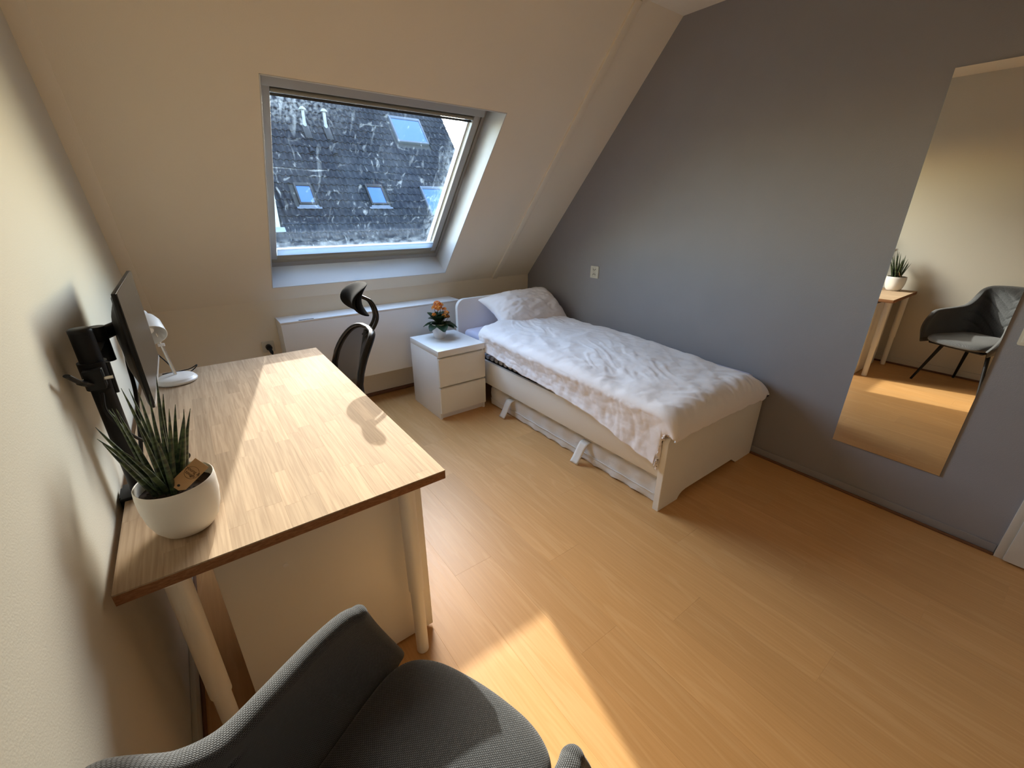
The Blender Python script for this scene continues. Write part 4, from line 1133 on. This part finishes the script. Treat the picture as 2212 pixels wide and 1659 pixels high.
# ------------------------------------------------------------------ NIGHTSTAND
NX, NY = 1.634, -.784
ns = thing('nightstand', (NX + .2, NY + .24, 0), 'white bedside chest with two drawers beside the bed', 'nightstand')
box('side_panel', (NX, NY + .018, 0), (NX + .018, NY + .48, .505), M['white'], ns, .0015)
box('side_panel', (NX + .382, NY + .018, 0), (NX + .4, NY + .48, .505), M['white'], ns, .0015)
box('top_panel', (NX, NY, .505), (NX + .4, NY + .48, .55), M['white'], ns, .002)
box('back_panel', (NX + .018, NY + .47, .0), (NX + .382, NY + .478, .505), M['white'], ns)
box('plinth', (NX + .018, NY + .035, 0), (NX + .382, NY + .05, .05), M['white'], ns)
box('drawer_recess', (NX + .018, NY + .03, .05), (NX + .382, NY + .465, .50), M['cream'], ns)
for z0, z1 in ((.052, .258), (.272, .490)):
    prism('drawer', [(NY, z0), (NY + .018, z0), (NY + .018, z1), (NY + .006, z1), (NY, z1 - .004)], 'x', NX + .001, NX + .399, M['cream'], ns, .001)

# ------------------------------------------------------------------ FLOWERING POT PLANT on the nightstand
FX, FY, FZ = 1.815, -.47, .55
fp = thing('flowering_plant', (FX, FY, FZ), 'small orange flowering plant in a white pot on the nightstand', 'plant')
Tf = Matrix.Translation((FX, FY, FZ))
lathe('pot', [(0, 0), (.036, 0), (.041, .004), (.046, .02), (.056, .07), (.0635, .116), (.0645, .121), (.0605, .121), (.058, .11), (.05, .106), (0, .106)], M['ceramic2'], fp, 40, Tf)
lathe('soil', [(0, .110), (.055, .109), (.057, .106)], M['soil'], fp, 24, Tf)
random.seed(5)
def leaf_bm(bm, base, dirv, L_, wd, droop):
    dirv = Vector(dirv).normalized(); side = dirv.cross(Vector((0, 0, 1))).normalized(); up = side.cross(dirv)
    n = 7; m_ = 5; g = []
    for i in range(n):
        t = i / (n - 1); c_ = Vector(base) + dirv * L_ * t - Vector((0, 0, droop * t * t * L_)); w_ = wd * math.sin(PI * (t * .88 + .08)) ** .8 
        g.append([bm.verts.new(c_ + side * w_ * (2 * k / (m_ - 1) - 1) + up * (.25 * w_ * (2 * k / (m_ - 1) - 1) ** 2)) for k in range(m_)])
    for i in range(n - 1):
        for k in range(m_ - 1): bm.faces.new((g[i][k], g[i + 1][k], g[i + 1][k + 1], g[i][k + 1]))
specs = []
for k in range(16):
    a = 2 * PI * k / 16 + random.uniform(-.2, .2); low = k % 2
    specs.append((a, random.uniform(.02, .12) if low else random.uniform(.5, 1.0), random.uniform(.10, .135) if low else random.uniform(.08, .11), .35 if low else .15, .118 + (0 if low else .025)))
for k in range(20):
    a = 2.4 * k + .3; specs.append((a, random.uniform(.7, 2.2), random.uniform(.055, .08), .15, random.uniform(.125, .165)))
for (a, el, L_, dr_, zb_) in specs:
    bm = bmesh.new(); leaf_bm(bm, (FX + .02 * math.cos(a), FY + .02 * math.sin(a), FZ + zb_), (math.cos(a), math.sin(a), el), L_, L_ * .40, dr_)
    bmesh.ops.solidify(bm, geom=bm.faces[:], thickness=.0012)
    fin('leaf', bm, M['leaf2'], fp, 80)
clusters = [(-.035, -.01, .245, 11, .026), (-.008, -.005, .268, 16, .036), (.022, .0, .255, 11, .028), (-.02, -.035, .245, 10, .028), (-.055, -.035, .20, 6, .018), (.045, -.045, .205, 7, .022), (.02, -.055, .185, 7, .022), (.0, -.03, .235, 9, .028), (.05, -.01, .225, 6, .018), (.055, -.05, .175, 5, .016)]
fme = None
for (cx_, cy_, cz_, nf, rr_) in clusters:
    tube('stem', [(FX + cx_ * .3, FY + cy_ * .3, FZ + .09), (FX + cx_, FY + cy_, FZ + cz_ - .012)], .0018, M['leaf2'], fp, 6)
    nf = int(nf * 1.7)
    for k in range(nf):
        th_ = math.acos(1 - 1.1 * (k + .5) / nf); ph_ = k * 2.4
        dv_ = Vector((math.sin(th_) * math.cos(ph_), math.sin(th_) * math.sin(ph_), math.cos(th_)))
        pos = Vector((cx_, cy_, cz_)) + dv_ * rr_ * .8
        if fme is None:
            bm = bmesh.new()
            for q_ in range(4):
                a = q_ * PI / 2
                c0 = bm.verts.new((0, 0, -.002)); pr_ = [(.004, -.0028), (.0085, -.0035), (.0105, 0), (.0085, .0035), (.004, .0028)]
                vv = [bm.verts.new((math.cos(a) * r1 - math.sin(a) * s1, math.sin(a) * r1 + math.cos(a) * s1, .001 if r1 > .009 else 0)) for r1, s1 in pr_]
                for i in range(4): bm.faces.new((c0, vv[i], vv[i + 1]))
            bmesh.ops.solidify(bm, geom=bm.faces[:], thickness=.0006)
            fme = bpy.data.meshes.new('flower'); bm.to_mesh(fme); bm.free(); fme.materials.append(M['petal'])
        o = bpy.data.objects.new('flower', fme); C.objects.link(o); o.parent = fp
        o.matrix_local = Matrix.Translation(pos) @ dv_.to_track_quat('Z', 'Y').to_matrix().to_4x4() @ Matrix.Rotation(random.uniform(0, 1.5), 4, 'Z')

bpy.context.view_layer.update()
